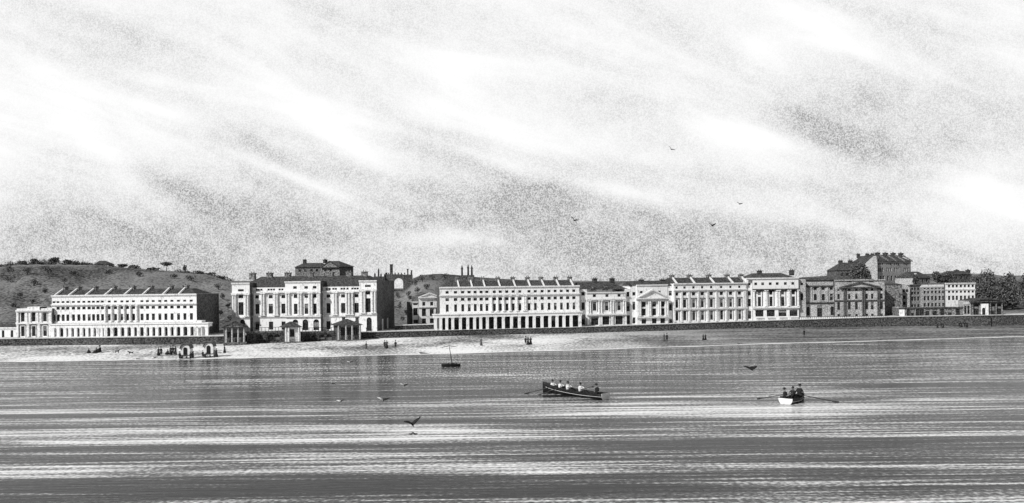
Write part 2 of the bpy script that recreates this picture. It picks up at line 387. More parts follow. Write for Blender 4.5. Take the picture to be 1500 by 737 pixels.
# sea
def water_mat():
    m = bpy.data.materials.new('sea_water'); m.use_nodes = True
    nt = m.node_tree; b = nt.nodes['Principled BSDF']; L = nt.links.new
    g = nd(nt, 'ShaderNodeNewGeometry')
    def noise(sc, det=3, dist=0.0):
        mp = nd(nt, 'ShaderNodeMapping'); mp.inputs['Scale'].default_value = sc; mp.inputs['Rotation'].default_value = (0, 0, R(0.4))
        L(g.outputs['Position'], mp.inputs[0])
        n = nd(nt, 'ShaderNodeTexNoise'); n.inputs['Scale'].default_value = 1; n.inputs['Detail'].default_value = det; n.inputs['Distortion'].default_value = dist
        L(mp.outputs[0], n.inputs[0]); return n.outputs['Fac']
    def math_(op, a, b_=None, c=None):
        n = nd(nt, 'ShaderNodeMath', operation=op)
        for i, v in enumerate((a, b_, c)):
            if v is None: continue
            if isinstance(v, (int, float)): n.inputs[i].default_value = v
            else: L(v, n.inputs[i])
        return n.outputs[0]
    broad = noise((0.007, 0.05, 1), 3, 0.4)       # sky sheen along wind lanes, put into the colour
    streak = noise((0.006, 0.33, 1), 6, 0.2)      # long thin streaks
    fine = noise((0.05, 1.7, 1), 5); fine2 = noise((0.025, .42, 1), 6, .3)
    chop = noise((0.45, 2.2, 1), 4)
    graina = noise((2.6, 3.4, 1), 2); grainb = noise((3.4, .8, 1), 2)
    sy = nd(nt, 'ShaderNodeSeparateXYZ'); L(g.outputs['Position'], sy.inputs[0])
    mr = nd(nt, 'ShaderNodeMapRange', interpolation_type='SMOOTHSTEP'); L(sy.outputs[1], mr.inputs[0])
    for i, v in enumerate((80, 140, 1.0, 0.3)): mr.inputs[i+1].default_value = v
    calm = mr.outputs[0]                         # streaks die out towards the beach
    grain = math_('ADD', math_('MULTIPLY', math_('ADD', math_('MULTIPLY', graina, .5), .25), calm), math_('MULTIPLY', grainb, math_('SUBTRACT', 1.0, calm)))
    lanes = None                                 # calm slicks: sky sheen and darker ripples painted into the base colour
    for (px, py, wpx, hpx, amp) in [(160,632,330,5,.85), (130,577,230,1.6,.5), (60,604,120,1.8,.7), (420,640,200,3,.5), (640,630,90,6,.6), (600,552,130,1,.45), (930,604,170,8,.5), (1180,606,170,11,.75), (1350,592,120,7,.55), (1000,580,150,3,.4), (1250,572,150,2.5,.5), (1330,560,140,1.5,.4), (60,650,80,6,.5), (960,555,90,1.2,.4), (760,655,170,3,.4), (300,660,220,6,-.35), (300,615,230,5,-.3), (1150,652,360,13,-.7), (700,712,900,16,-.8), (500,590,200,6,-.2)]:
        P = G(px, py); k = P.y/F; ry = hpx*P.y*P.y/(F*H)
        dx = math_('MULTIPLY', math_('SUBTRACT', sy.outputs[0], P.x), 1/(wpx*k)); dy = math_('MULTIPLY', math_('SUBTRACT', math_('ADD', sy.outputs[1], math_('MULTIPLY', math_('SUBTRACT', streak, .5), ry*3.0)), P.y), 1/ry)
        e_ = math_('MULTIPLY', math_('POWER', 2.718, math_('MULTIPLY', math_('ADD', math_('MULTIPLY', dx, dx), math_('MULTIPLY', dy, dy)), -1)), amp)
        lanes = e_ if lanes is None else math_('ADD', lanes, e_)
    s = math_('MULTIPLY', math_('SUBTRACT', streak, 0.5), 1.1)
    s = math_('ADD', s, math_('MULTIPLY', math_('SUBTRACT', broad, 0.5), 1.3))
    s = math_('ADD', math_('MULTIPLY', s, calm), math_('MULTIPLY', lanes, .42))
    s = math_('ADD', s, math_('MULTIPLY', math_('SUBTRACT', fine, 0.5), 1.9))
    s = math_('ADD', s, math_('MULTIPLY', math_('SUBTRACT', fine2, 0.5), 1.3))
    s = math_('ADD', s, math_('MULTIPLY', math_('SUBTRACT', grain, 0.5), 2.1))
    s = math_('ADD', s, 0.435)
    s = math_('SUBTRACT', s, math_('MULTIPLY', math_('SUBTRACT', 1.0, calm), .06))
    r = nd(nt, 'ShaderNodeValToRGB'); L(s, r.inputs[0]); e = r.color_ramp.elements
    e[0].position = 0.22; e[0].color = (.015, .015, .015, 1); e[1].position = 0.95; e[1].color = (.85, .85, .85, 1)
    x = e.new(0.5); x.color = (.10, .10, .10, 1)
    L(r.outputs[0], b.inputs['Base Color'])
    b.inputs['Roughness'].default_value = 0.16; b.inputs['IOR'].default_value = 1.33
    b.inputs['Specular IOR Level'].default_value = 0.05
    bp = nd(nt, 'ShaderNodeBump'); bp.inputs['Strength'].default_value = 0.45; bp.inputs['Distance'].default_value = 0.2
    L(math_('ADD', math_('MULTIPLY', chop, 0.45), math_('ADD', math_('MULTIPLY', grain, 0.25), math_('MULTIPLY', fine, .35))), bp.inputs['Height']); L(bp.outputs[0], b.inputs['Normal'])
    return m
bm = bmesh.new()
v = [bm.verts.new(p) for p in ((-3000, -600, 0), (3000, -600, 0), (3000, 300, 0), (-3000, 300, 0))]; bm.faces.new(v)
tag(link('sea', bm_mesh(bm, 'sea', water_mat())), 'grey streaked sea in front of the town', kind='structure')

# ------------------------------------------------------------------ sea wall
bm = bmesh.new(); prev = None
for p in [-900, -500, -200]+list(range(-40, 1560, 20))+[1700, 2000, 2300]:
    a = G(p, lerp_table(WALLB, p), 0.4); zt = ztop(p)+0.06
    cur = [bm.verts.new((a.x, a.y-0.25, -0.6)), bm.verts.new((a.x, a.y, zt-0.2)), bm.verts.new((a.x, a.y-0.12, zt-0.2)), bm.verts.new((a.x, a.y-0.12, zt)),
           bm.verts.new((a.x, a.y+0.8, zt)), bm.verts.new((a.x, a.y+0.8, -0.6))]
    if prev:
        for k in range(5): bm.faces.new((prev[k], cur[k], cur[k+1], prev[k+1])).material_index = 1 if k == 3 else 0
    prev = cur
tag(link('sea_wall', bm_mesh(bm, 'sea_wall', [M['seawall'], M['pave']])), 'long low dark stone wall between beach and promenade', 'sea wall')

# ------------------------------------------------------------------ the terraces, left to right
def dep(px, off): return dwall(px)+off
# far left
b = Bld('cottage', 'low pale cottage cut by the left edge of the view beside the pilastered pavilion', 'cottage', (-30, 498), (24.4, 495), dep(-30, 9), dep(24, 9))
b.wall(-30, 24.4, (20, 479.5), depth=9, rows=[([-20, -8, 4, 17, 22], (20, 484, 494), 0.7)])
b.band(-30, 24.4, (20, 480.5), 0.3, 0.25)
b.roof(-0.2, b.W, b.z((20, 480)), (20, 475), back=8.8, run=3, hipl=1, hipr=1)
# pavilion
b = Bld('pavilion_building', 'small two storey white pavilion with pilasters joined to the left end of the leftmost terrace', 'pavilion', (24.4, 496), (76, 495), dep(24, 7), dep(76, 7))
b.wall(24.4, 76, (50, 452), depth=10, rows=[([33, 49, 65.5], (49, 457, 471), 1.0), ([33, 49, 65.5], (49, 478, 492.5), 1.0, '', 'window')], surround=True)
b.wall(40, 58, (50, 449.5), y0=-0.25, depth=3, zb=b.z((50, 455)))
b.band(24.4, 76, (50, 455), 0.35, 0.4, y0=-.26); b.band(24.4, 76, (50, 473.5), 0.35, 0.4)
b.cols([26, 39, 44, 55, 60, 74], (50, 456, 473), 0.55, round_=False); b.cols([26, 41.5, 57.5, 74], (50, 475, 493), 0.5, round_=False)

# first terrace
X1 = z1([324,348,378,406,440,472,503,534,560,587,614,655,692,731,764,800,851,884,919,958,994,1031,1070,1108,1147])
b = Bld('terrace_building', 'long white four storey terrace at far left with eight chimneys and a dark right flank', 'terrace', (76.2, 494.6), (288, 490.5), dep(76, 8), dep(288, 8))
E1 = z1([312,346,386,416,450,484,518,550,582,604,630,668,712,752,792,828,868,902,938,975,1012,1048,1088,1130,1170,1196])
x0, x1, zt = b.wall(76.2, 288, (180, 431.8), depth=14, rows=[(X1, (180, 440, 443), 0.8), (X1, (180, 449, 452.8), 0.9), (X1, (180, 460, 469.5), .8)])
b.o['label'] = b.o['label']
b.band(76.2, 288, (180, 432.3), .35, .35); b.band(76.2, 288, (180, 445.6), 0.3, 0.45); b.band(76.2, 288, (180, 472), 0.3, 0.3)
xs = b.colonnade([76.5]+E1[1:-1]+[292, 302], (180, 475.2), None, 2.4)
GW = [(E1[i]+E1[i+1])/2 for i in range(len(E1)-1)]
bw = Bld.wall
# ground floor openings: dark glazing stands in for colonnade shade, before the main wall
k = bmesh.new()
for p, q in zip(E1, E1[1:]):
    c = b.x((p+q)/2, -2.4); w = round((b.x(q, -2.4)-b.x(p, -2.4))-0.2, 1)
    o = link('glazed_door', window_mesh(w, 3.2, False), b.o, (c, -0.3, 0.15))
b.cols(z1([635,673,712,748,785,824]), (180, 446.5, 470.5), 0.55)
b.roof(0.2, b.W-.2, zt-.4, (180, 423.5), run=4.2, flat=1.5, back=13.8, hipl=0.5, hipr=2.5)
b.chims(z1([385,468,568,680,795,903,1022,1115]), 418.2)
bm = bmesh.new(); box(bm, b.W+.3, b.W+2.4, -2.4, -.02, -1.5, b.z((290, 469)))
b.part('porch_end', bm, M['stucco'])

# hotel
def hp(l): return zx(l, 320, 4.093)
b = Bld('hotel_building', 'grand white columned hotel block with dark hipped roof behind the three beach lodges', 'hotel', (340, 490), (552, 486), 224, 221.5)
rb = 2.0
b.wall(366, 527, (450, 420.5), y0=rb, depth=23, rows=[
    (hp([232,314,390,660,748,828]), (450, 431.5, 436.5), 1.1), (hp([232,314,390,660,748,828]), (450, 444.5, 459), 1.2),
    (hp([232,314,390,658,748,828]), (450, 470.5, 482.5), 1.2), (hp([230,243,258,302,318,334,368,384,650,668,690,705,740,755,775,804,820,836]), (450, 422.3, 425), .6)], zb=-2.5)
b.wall(340, 366, (353, 414.5), depth=23, rows=[([353], (353, 424, 427), 1.6), ([353], (353, 432, 437), 1.3), ([353], (353, 443, 461.5), 1.4), ([355], (353, 468, 484), 1.4, 'arch')], zb=-2.5)
b.wall(418, 469.6, (444, 412), depth=14, rows=[(hp([460,527,578]), (444, 419, 423), 1.0), (hp([463,527,578]), (444, 431, 436.5), 1.0), (hp([463,527,578]), (444, 445, 460), 1.0), (hp([460,520,585]), (444, 468, 484), 1.6, 'arch')], zb=-2.5)
b.wall(526.6, 552, (540, 410.8), depth=23, rows=[([539.2], (539, 417, 420.5), 1.6), ([539.2], (539, 426.5, 431.5), 1.3), ([539.2], (539, 437, 457.5), 1.4), ([540.5], (539, 465, 485), 1.4, 'arch')], zb=-2.5)
b.band(366, 527, (450, 427.6), .4, .5, y0=rb); b.band(340, 366, (353, 430), .4, .5); b.band(418, 469.6, (444, 427.4), .4, .5); b.band(526.6, 552, (540, 424.3), .4, .5)
b.band(366, 527, (450, 463), .4, .35, y0=rb); b.band(340, 366, (353, 465), .4, .35); b.band(418, 469.6, (444, 463), .4, .6, name='balcony'); b.band(526.6, 552, (540, 460), .4, .35)
b.band(340, 366, (353, 415), .3, .3); b.band(418, 469.6, (444, 412.8), .3, .3); b.band(526.6, 552, (540, 411.5), .3, .3)
b.cols(hp([218,262,276,342,356,695,709,770,786,806]), (450, 428.5, 462), .6, y0=rb)
b.cols(hp([92,105,166,180]), (353, 431, 464), .6); b.cols(hp([412,426,484,498,548,562,598,608]), (444, 428.5, 462), .6); b.cols(hp([862,878,925,941]), (540, 425.5, 459), .6)
b.roof(0.3, b.W-.3, b.z((450, 420.5), rb)-.1, (450, 404.5), y0=rb+.4, run=6, flat=7, back=22.5, hipl=5, hipr=5)
b.chims(hp([205,308,418,553,675,785,877]), 398.2, w=1.5, d=1.5, party=False, mat='midbrick')
# side door in the flank
for ya in (6, 12.5):
    bm = bmesh.new(); box(bm, b.W+.003, b.W+.1, ya, ya+1.8, -1.3, 3.4); b.part('side_door', bm, M['stucco'])

# house on the hill behind the hotel
b = Bld('hill_house', 'grey hip roofed house on the hill behind the hotel roof', 'house', (433, 404), (475, 404), 330, 330)
b.wall(433, 472, (452, 391.6), depth=10, rows=[([440, 448, 457, 465], (452, 394.5, 398), 1.0)], mat='midbrick', side='brick', zb=-9)
b.roof(-.6, b.W+.2, b.z((452, 391.6)), (452, 385.3), y0=-.5, run=4, flat=1, back=10.5, hipl=3, hipr=2)
b.chims([447], 380, party=False, w=1.2, mat='slate')
b = Bld('hill_house', 'grey house with steep gabled roof on the hill right of its hip roofed neighbour', 'house', (470, 404), (498, 404), 326, 322)
b.wall(470, 498, (484, 391), depth=9, rows=[([477, 485], (484, 394, 397.5), 1.0)], mat='midbrick', side='brick', zb=-9)
b.roof(-.5, b.W+.6, b.z((484, 391)), (484, 382.5), y0=-.4, run=4, flat=.3, back=9.4, hipl=2.5, hipr=4)
b.pediment(471, 497.5, (484, 391.2), (484, 382), y0=-.45, proj=.5, mat='midbrick', trim='slate', tw=.4)
b.chims([476.5], 379.8, party=False, w=1.1, mat='slate')

# castellated gatehouse
b = Bld('gatehouse', 'dark castellated gatehouse with tall turret and pale open archway on the hill', 'gatehouse', (563, 426), (605, 426), hill_dist(585, 427), hill_dist(585, 427)+2)
bm = bmesh.new()
def gz(y): return b.z((585, y))
xa, xb, xc, xd = b.x(563), b.x(578), b.x(591), b.x(605)
zt = gz(401.5); zs = gz(414)
box(bm, xa, xb, 0, 3, -6, zt); box(bm, xc, xd, 0, 3, -6, zt-.3)
m = (xb+xc)/2; hw = (xc-xb)/2
prism(bm, [(xb, zt-.1)]+[(m-hw*math.cos(t), zs+hw*math.sin(t)) for t in [math.pi*i/10 for i in range(11)]]+[(xc, zt-.1)], 0.01, 2.99)
b.part('wall', bm, M['brick'])
for i in range(9):
    bm = bmesh.new(); xx = xa+(xd-xa)*(i+.5)/9; box(bm, xx-.3, xx+.3, .1, .8, zt-.15, zt+.7)
    b.part('battlement', bm, M['brick'])
for (px, yt, w) in ((574, 387, .75), (598, 394, .35), (603.5, 396, .35), (567, 399, .3)):
    bm = bmesh.new(); x = b.x(px); zz = gz(yt); box(bm, x-w, x+w, .8, .8+2*w, zt-.6, zz-.4); box(bm, x-w-.15, x+w+.15, .65, .95+2*w, zz-.397, zz)
    b.part('turret', bm, M['slate'])
bm = bmesh.new(); box(bm, xb+.01, xc-.01, 0.4, 2.6, -6, gz(424)); b.part('threshold', bm, M['brick'])
b = Bld('ruined_wall', 'low dark broken wall with thin pinnacles between the hotel roof and the gatehouse', 'ruin', (548, 424), (564, 424), hill_dist(585, 427)-4, hill_dist(585, 427)-2)
bm = bmesh.new(); box(bm, 0, b.W, 0, 1.2, -6, b.z((556, 405))); b.part('wall', bm, M['brick'])
for px, yt in ((545, 401), (555.5, 395), (559, 402)):
    bm = bmesh.new(); x = b.x(px)
    if x < .6: x = .6
    zz = b.z((556, yt)); box(bm, x-.35, x+.35, .2, .9, b.z((556, 406)), zz); cyl(bm, x, .55, zz+.002, zz+.8, .3, .03, 6)
    b.part('pinnacle', bm, M['slate'])

# garden wall
b = Bld('garden_wall', 'low dark garden wall with pale coping left of the middle colonnaded terrace', 'wall', (579, 485), (636, 484), dep(579, 9), dep(636, 9))
bm = bmesh.new(); box(bm, 0, b.W, 0, .5, -1.5, b.z((608, 476.5))); b.part('wall', bm, M['seawall'])
bm = bmesh.new(); box(bm, -.1, b.W+.1, -.12, .62, b.z((608, 476.4)), b.z((608, 475.2))); b.part('coping', bm, M['trim'])

# pedimented annex
b = Bld('annex_building', 'small white pedimented building set back at left of the middle colonnaded terrace', 'annex', (604, 478), (646, 477), dep(604, 15), dep(644, 15))
b.wall(604, 613.5, (608, 442.5), y0=.6, depth=9, rows=[([608.7], (608, 443.8, 447), 1.3), ([608.7], (608, 451.5, 462), 1.3), ([608.7], (608, 468.5, 473.5), 1.3)])
b.wall(613.3, 646, (630, 434.5), depth=11, rows=[([621, 632.5, 642], (630, 442, 447.8), .9), ([621, 632.5, 641.5], (630, 452, 463), 1.2), ([621, 632.5, 641.5], (630, 466.5, 473.5), 1.2)])
b.band(604, 613.3, (608, 442.5), .3, .3, y0=.6); b.band(613.3, 644, (630, 449.8), .25, .3)
b.pediment(613.5, 645, (630, 434.8), (630, 428.6)); b.roof(b.x(613.5)+.3, b.W-.2, b.z((630, 434.5)), (630, 429), run=3.5, flat=1, back=10.8)

# middle terrace
def mp3(l): return zx(l, 560, 4.094)
X4 = mp3([390,440,483,522,558,594,628,673,709,748,786,826,881,919,960,1001,1038,1075,1113,1150])
b = Bld('terrace_building', 'long white terrace in the middle with a projecting colonnade and nine chimneys', 'terrace', (644.3, 484.5), (849, 479.5), dep(644, 5.5), dep(849, 5.5))
x0, x1, zt = b.wall(644.3, 849, (750, 419.6), depth=13, rows=[(X4, (750, 425.3, 429), .95), (X4, (750, 435.5, 439.7), 1.0), (X4, (750, 444.8, 455), .85)])
b.band(644.3, 849, (750, 420), .35, .35); b.band(644.3, 849, (750, 431.5), .3, .45); b.band(644.3, 849, (750, 457.2), .3, .4)
E4 = mp3([318,350,386,422,468,512,553,590,630,678,726,775,822,868,911,958,1005,1048,1090,1133,1186])
b.colonnade(E4, (750, 459.6), None, 2.6)
for p, q in zip(E4, E4[1:]):
    c = b.x((p+q)/2, -2.6); w = round((b.x(q, -2.6)-b.x(p, -2.6))-0.2, 1)
    if c-w/2 < 0: continue
    link('glazed_door', window_mesh(w, 3.7, False), b.o, (c, -.3, .15))  # dark panes put in as the shade behind the piers
b.cols(mp3([655,692,728,766,808,850,860]), (750, 432.5, 456), .55)
b.roof(.2, b.W-.2, zt-.4, (750, 411), run=4, flat=1.5, back=12.8, hipl=2.5, hipr=2)
b.chims(mp3([452,530,605,695,785,873,955,1043,1127]), 405.5)

# gothic pinnacled tower behind
b = Bld('church', 'dark gothic church with three thin pinnacles behind the left part of the middle terrace roof', 'church', (675, 412), (694, 412), 290, 290)
bm = bmesh.new(); box(bm, 0, b.W, 0, 5, -8, b.z((685, 403))); b.part('tower', bm, M['brick'])
for px, yt in ((677.3, 388), (686.3, 386.5), (691.6, 388)):
    bm = bmesh.new(); x = b.x(px); z0, zz = b.z((685, 403.2)), b.z((685, yt)); cyl(bm, x, .6, z0, z0+(zz-z0)*.6, .38, .3, 8); cyl(bm, x, .6, z0+(zz-z0)*.6+.002, zz, .45, .04, 8)
    b.part('pinnacle', bm, M['slate'])

# library, square-fronted
def c4(l): return zx(l, 840, 4.607)
b = Bld('shop_building', 'white three bay shop building with slate mansard right of the middle terrace', 'shop', (849.8, 478.8), (923.6, 476), dep(850, 6), dep(923, 6))
b.wall(849.8, 860, (855, 424), y0=1, depth=11, rows=[([854.2], (855, 428, 433), 1), ([854.2], (855, 443, 454), 1), ([854.2], (855, 461, 476), 1.1)], side='stucco')
b.wall(859.3, 916.5, (888, 428), depth=12, rows=[(c4([143,228,310]), (888, 431, 435), 1), (c4([143,225,308]), (888, 442, 454.8), 1.1), (c4([143,217,308]), (888, 463, 475.8), 2.3, '', 'shop_window')], surround=True, side='stucco')
b.wall(916.3, 923.8, (920, 423), y0=1, depth=11, rows=[([920.3], (920, 427.5, 434.5), 1), ([920.3], (920, 442.5, 456), 1), ([920.3], (920, 462, 475), 1)], side='stucco')
b.band(859.3, 916.3, (888, 428.4), .3, .3); b.band(859.3, 916.3, (888, 438.3), .35, .5); b.band(859.3, 916.3, (888, 460.5), .35, .7, name='balcony')
b.cols(c4([100,113,172,188,252,268,338,350]), (888, 439.6, 459.6), .42); b.cols(c4([98,176,186,258,350]), (888, 462, 476.5), .6, round_=False)
b.roof(.1, b.W+.2, b.z((888, 424), 1), (888, 413), y0=1.3, run=3, flat=4, back=11.8, hipl=1, hipr=5)
b.chims(c4([148,265]), 407, party=False, mat='slate'); b.chims(c4([370]), 415.5, party=False, mat='slate')
for p in c4([140, 220]):
    bm = bmesh.new(); xx = b.x(p, 2); zz = b.z((888, 423)); box(bm, xx-.5, xx+.5, 1.6, 3.5, zz-.5, zz+.6); box(bm, xx-.35, xx+.35, 1.55, 1.597, zz-.3, zz+.45, 1)
    link('dormer', bm_mesh(bm, 'dormer', [M['midbrick'], M['glass']]), b._roof)

# pedimented assembly
b = Bld('assembly_building', 'white three bay building with a columned front under a wide triangular pediment', 'assembly rooms', (923.6, 476.5), (987.4, 474.6), dep(924, 6), dep(987, 6))
b.wall(923.6, 933.5, (928, 420.8), y0=1, depth=11, rows=[([929], (928, 428, 433), 1), ([929], (928, 442, 454), 1), ([929], (928, 465, 474), 1)], side='stucco')
b.wall(933, 978, (955, 417.2), y0=.8, depth=11, rows=[(c4([460, 582]), (955, 426, 429.5), .9)], side='stucco')
b.wall(932.8, 978.3, (955, 436.6), y0=0, depth=2, rows=[(c4([475,545,602]), (955, 442, 449.5), 1.3), (c4([475,545,602]), (955, 452, 462), 1.3), (c4([475,545,602]), (955, 466.5, 474), 1.5)], side='stucco')
b.wall(978, 987.4, (982, 419), y0=1, depth=11, rows=[([982.3], (982, 426, 433), 1), ([982.3], (982, 444, 455), 1), ([982.3], (982, 467, 474.5), 1)], side='stucco')
b.band(933, 978, (955, 417.6), .3, .3, y0=.8); b.band(932.8, 978.3, (955, 464.4), .35, .7, name='balcony')
b.pediment(931, 979, (955, 436.2), (955, 423), proj=1.1, tw=.5)
b.cols(c4([433,446,505,515,572,583,620,632]), (955, 438.2, 463.2), .42, gap=.3)
b.roof(b.x(933), b.W, b.z((955, 417.2), .8)-.2, (955, 411.5), y0=1.2, run=3, flat=4, back=11.8, hipl=.5, hipr=.5)
b.chims(c4([462, 605]), 408.8, party=False, mat='slate')

# pilastered terrace
X7 = c4([698,752,812,871,932,1000,1062,1122])
b = Bld('terrace_building', 'white pilastered terrace of eight window bays right of the pedimented building', 'terrace', (987, 475), (1093.5, 471.2), dep(987, 6), dep(1093, 6))
x0, x1, zt = b.wall(987, 1093.5, (1040, 415), depth=12, rows=[(X7, (1040, 419.3, 422.5), .85), (X7, (1040, 427.5, 432.5), 1.1), (X7, (1040, 438.5, 450), 1.0), (X7, (1040, 455, 468.5), 1.0)], surround=True, side='stucco')
b.band(987, 1093.5, (1040, 415.3), .35, .35); b.band(987, 1093.5, (1040, 424.5), .3, .5); b.band(987, 1093.5, (1040, 452), .35, .5)
b.cols(c4([681,730,778,843,905,965,1030,1093,1150,1160]), (1040, 425.5, 450.8), .5, round_=False); b.cols(c4([681,728,780,843,905,965,1030,1092,1155]), (1040, 453.3, 470.5), .45, round_=False)
b.roof(.2, b.W-.2, zt-.4, (1040, 406.5), run=3.6, flat=1.5, back=11.8, hipl=.3, hipr=.3)
b.chims(c4([668,788,918,1042,1135]), 401.8)

# bow fronted library
def c5(l): return zx(l, 1080, 4.607)
b = Bld('library_building', 'white building with tall dark recessed bays over four wide shop openings', 'library', (1094, 471), (1180, 468), dep(1094, 6), dep(1180, 6))
b.wall(1094, 1103.5, (1098, 407.6), y0=.8, depth=12, rows=[([1098], (1098, 414.5, 418), .9), ([1098], (1098, 426, 433), .9), ([1098], (1098, 438, 449), .9), ([1098], (1098, 455.5, 467), 1)], side='stucco')
b.wall(1103, 1170, (1136, 407.3), depth=13, rows=[(c5([127,174,225,272,327,377]), (1136, 413.5, 417.5), .95), (c5([150,228,308,380]), (1136, 425.5, 448.6), 2.3, '', 'tall_window'), (c5([150,226,305,380]), (1136, 454, 463.5), 2.5, '', 'shop_window')], side='grey')
b.wall(1170.3, 1180.5, (1175, 409), y0=.8, depth=12, rows=[([1175], (1175, 414, 418), .9), ([1175], (1175, 430, 440), .9)], mat='grey', side='grey')
b.band(1094, 1170, (1136, 407.6), .35, .35); b.band(1103, 1170, (1136, 423.7), .3, .6, mat='greydk'); b.band(1103, 1170, (1136, 450.5), .4, .6)
b.cols(c5([113,190,198,268,282,345,352,410]), (1136, 424.8, 449.5), .6)
for p in c5([150, 228, 308, 380]):     # white inner window casings standing in each recess
    bm = bmesh.new(); zt_, zb_ = b.z((1136, 427)), b.z((1136, 448)); xx = b.x(p)
    box(bm, xx-.95, xx-.45, .06, .18, zb_, zt_); box(bm, xx+.5, xx+.85, .06, .18, zb_, zt_); box(bm, xx-.44, xx+.49, .07, .17, (zt_+zb_)/2+.6, (zt_+zb_)/2+1.2)
    b.part('window_surround', bm, M['stucco'])
for p in c5([150, 226, 305, 380]):
    bm = bmesh.new(); xx = b.x(p); box(bm, xx-1.2, xx+1.2, -1.0, -.75, .7, .85)
    for j in range(7): box(bm, xx-1.15+j*.37, xx-1.07+j*.37, -.93, -.82, -.4, .697)
    b.part('shop_railing', bm, M['greydk'])
b.roof(.5, b.x(1172), b.z((1136, 407.3))-.3, (1136, 400), run=4.5, flat=2, back=12.8, hipl=3.5, hipr=4)
b.chims(c5([155, 372]), 395.2, party=False, mat='slate')

# grey wing
b = Bld('wing_building', 'grey two storey wing with arched upper windows and a tall dark doorway', 'wing', (1180, 467.5), (1223, 465.8), dep(1180, 9), dep(1223, 9))
x0, x1, zt = b.wall(1180, 1223, (1200, 409.5), depth=11, rows=[(c5([470,528,582,636]), (1200, 421, 425), 1), (c5([470,528,582,636]), (1200, 430.5, 440), 1, 'arch'), (c5([478,640]), (1200, 449, 462), 1, 'arch'), (c5([556]), (1200, 447.5, 465), 1.6, '', 'door')], mat='grey')
b.band(1180, 1223, (1200, 409.5), .5, .4, mat='greydk'); b.band(1180, 1223, (1200, 419), .35, .45, mat='greydk'); b.band(1180, 1223, (1200, 443.5), .3, .4, mat='greydk')
b.cols(c5([464,500,556,608,652]), (1200, 420.3, 442.6), .45, round_=False, mat='grey')
b.roof(.2, b.W, zt-.1, (1200, 406.5), run=3, flat=2, back=10.8, hipl=.3, hipr=.3)
# grey pedimented house
b = Bld('villa_building', 'grey pedimented four storey building with giant pilasters behind the pale balustrade', 'villa', (1223, 466), (1296, 464.5), dep(1223, 8), dep(1296, 8))
x0, x1, zt = b.wall(1223, 1296, (1260, 410), depth=16, rows=[(c5([760,905]), (1260, 411.8, 413.6), 1.3), (c5([685,757,805,875,912,975]), (1260, 422.8, 426), .8), (c5([685,757,805,875,912,975]), (1260, 430.5, 438), .85), (c5([685,757,805,875,912,975]), (1260, 442.5, 453.5), .9), (c5([685,757,805,875,912,975]), (1260, 459.5, 463.5), .85)], mat='grey', side='brick')
b.band(1223, 1296, (1260, 410.2), .3, .4, mat='grey'); b.band(1223, 1296, (1260, 440), .25, .3, mat='greydk')
b.pediment(1230, 1288, (1260, 420.2), (1260, 412.6), proj=.9, mat='grey', trim='greydk', tw=.45)
b.cols(c5([720,732,845,858,948,958]), (1260, 421.8, 463.5), .45, mat='greydk')
b.roof(.2, b.W-.2, zt-.3, (1260, 408.2), run=4, flat=3, back=15.6)
# dark block right of it
b = Bld('warehouse', 'plain dark windowless block between the grey pedimented building and the crescent', 'warehouse', (1294, 466), (1322, 465), dep(1294, 14), dep(1322, 14))
x0, x1, zt = b.wall(1294, 1322, (1308, 417), depth=12, rows=[], mat='midbrick')
b.roof(-.2, b.W+.2, zt, (1308, 414.5), y0=-.2, run=4, flat=2, back=12.2, hipl=1, hipr=1)

# pale balustrade
b = Bld('balustrade', 'pale low balustrade along the sea wall in front of the grey buildings', 'balustrade', (1171, 469.5), (1297, 466), dep(1171, 1.2), dep(1297, 1.2))
hh = b.z((1234, 463.2)); bm = bmesh.new(); box(bm, 0, b.W, -.1, .1, hh-.18, hh); b.part('rail', bm, M['greydk'])
bm = bmesh.new(); box(bm, -.14, .14, -.1, .1, -.5, hh-.183); bme = bm_mesh(bm, 'baluster', M['white'])
n = 40
for i in range(n): link('baluster', bme, b.o, (b.W*(i+.5)/n, 0, 0))

# hill buildings, right
b = Bld('hill_house', 'dark gabled house on the hill left of the tall many chimneyed block', 'house', (1226, 414), (1270, 414), 300, 300)
x0, x1, zt = b.wall(1226, 1270, (1248, 396), depth=9, rows=[([1234, 1242, 1251, 1260], (1248, 400, 404), 1)], mat='brick', zb=-9)
b.roof(-.4, b.W+.4, zt, (1248, 384.5), y0=-.3, run=4.5, flat=.4, back=9.3, hipl=3.5, hipr=2.5)
b.chims([1232.5, 1246.7], 381, party=False, mat='slate')
b = Bld('hill_block', 'tall grey block on the hill with rows of small windows and seven chimneys', 'apartment block', (1286, 416), (1335, 416), 320, 332)
x0, x1, zt = b.wall(1286, 1335, (1310, 383), depth=11, rows=[(c5([960,972,985,1015,1028,1040,1065,1078,1090,1130,1143,1156]), (1310, 385.5, 388), .75), (c5([960,972,985,1015,1028,1040,1065,1078,1090,1130,1143,1156]), (1310, 392, 398), .8), (c5([970,990,1020,1045,1070,1095,1130,1150]), (1310, 404, 411), 1)], mat='grey', side='midbrick', zb=-10)
b.roof(-.4, b.W+.4, zt, (1310, 373.5), y0=-.3, run=4.5, flat=.5, back=11.3, hipl=.3, hipr=3.5)
b.chims(c5([955,1008,1060,1112]), 370.2, w=1.3, mat='slate', pmat='midbrick')
for p in zx([20, 60, 100, 140, 180], 1286, 4.6):
    bm = bmesh.new(); xx = b.x(p)
    v0 = [(-.2, zt-.1), (-.2, zt+.25), (4.0, b._rp[3]+.2), (4.0, b._rp[3]-.3)]
    a = [bm.verts.new((xx-.08, y, z)) for y, z in v0]; c = [bm.verts.new((xx+.08, y, z)) for y, z in v0]
    for i in range(4): bm.faces.new((a[i], a[(i+1)%4], c[(i+1)%4], c[i]))
    bm.faces.new(a); bm.faces.new(c); link('party_wall', bm_mesh(bm, 'party_wall', M['slate']), b._roof)
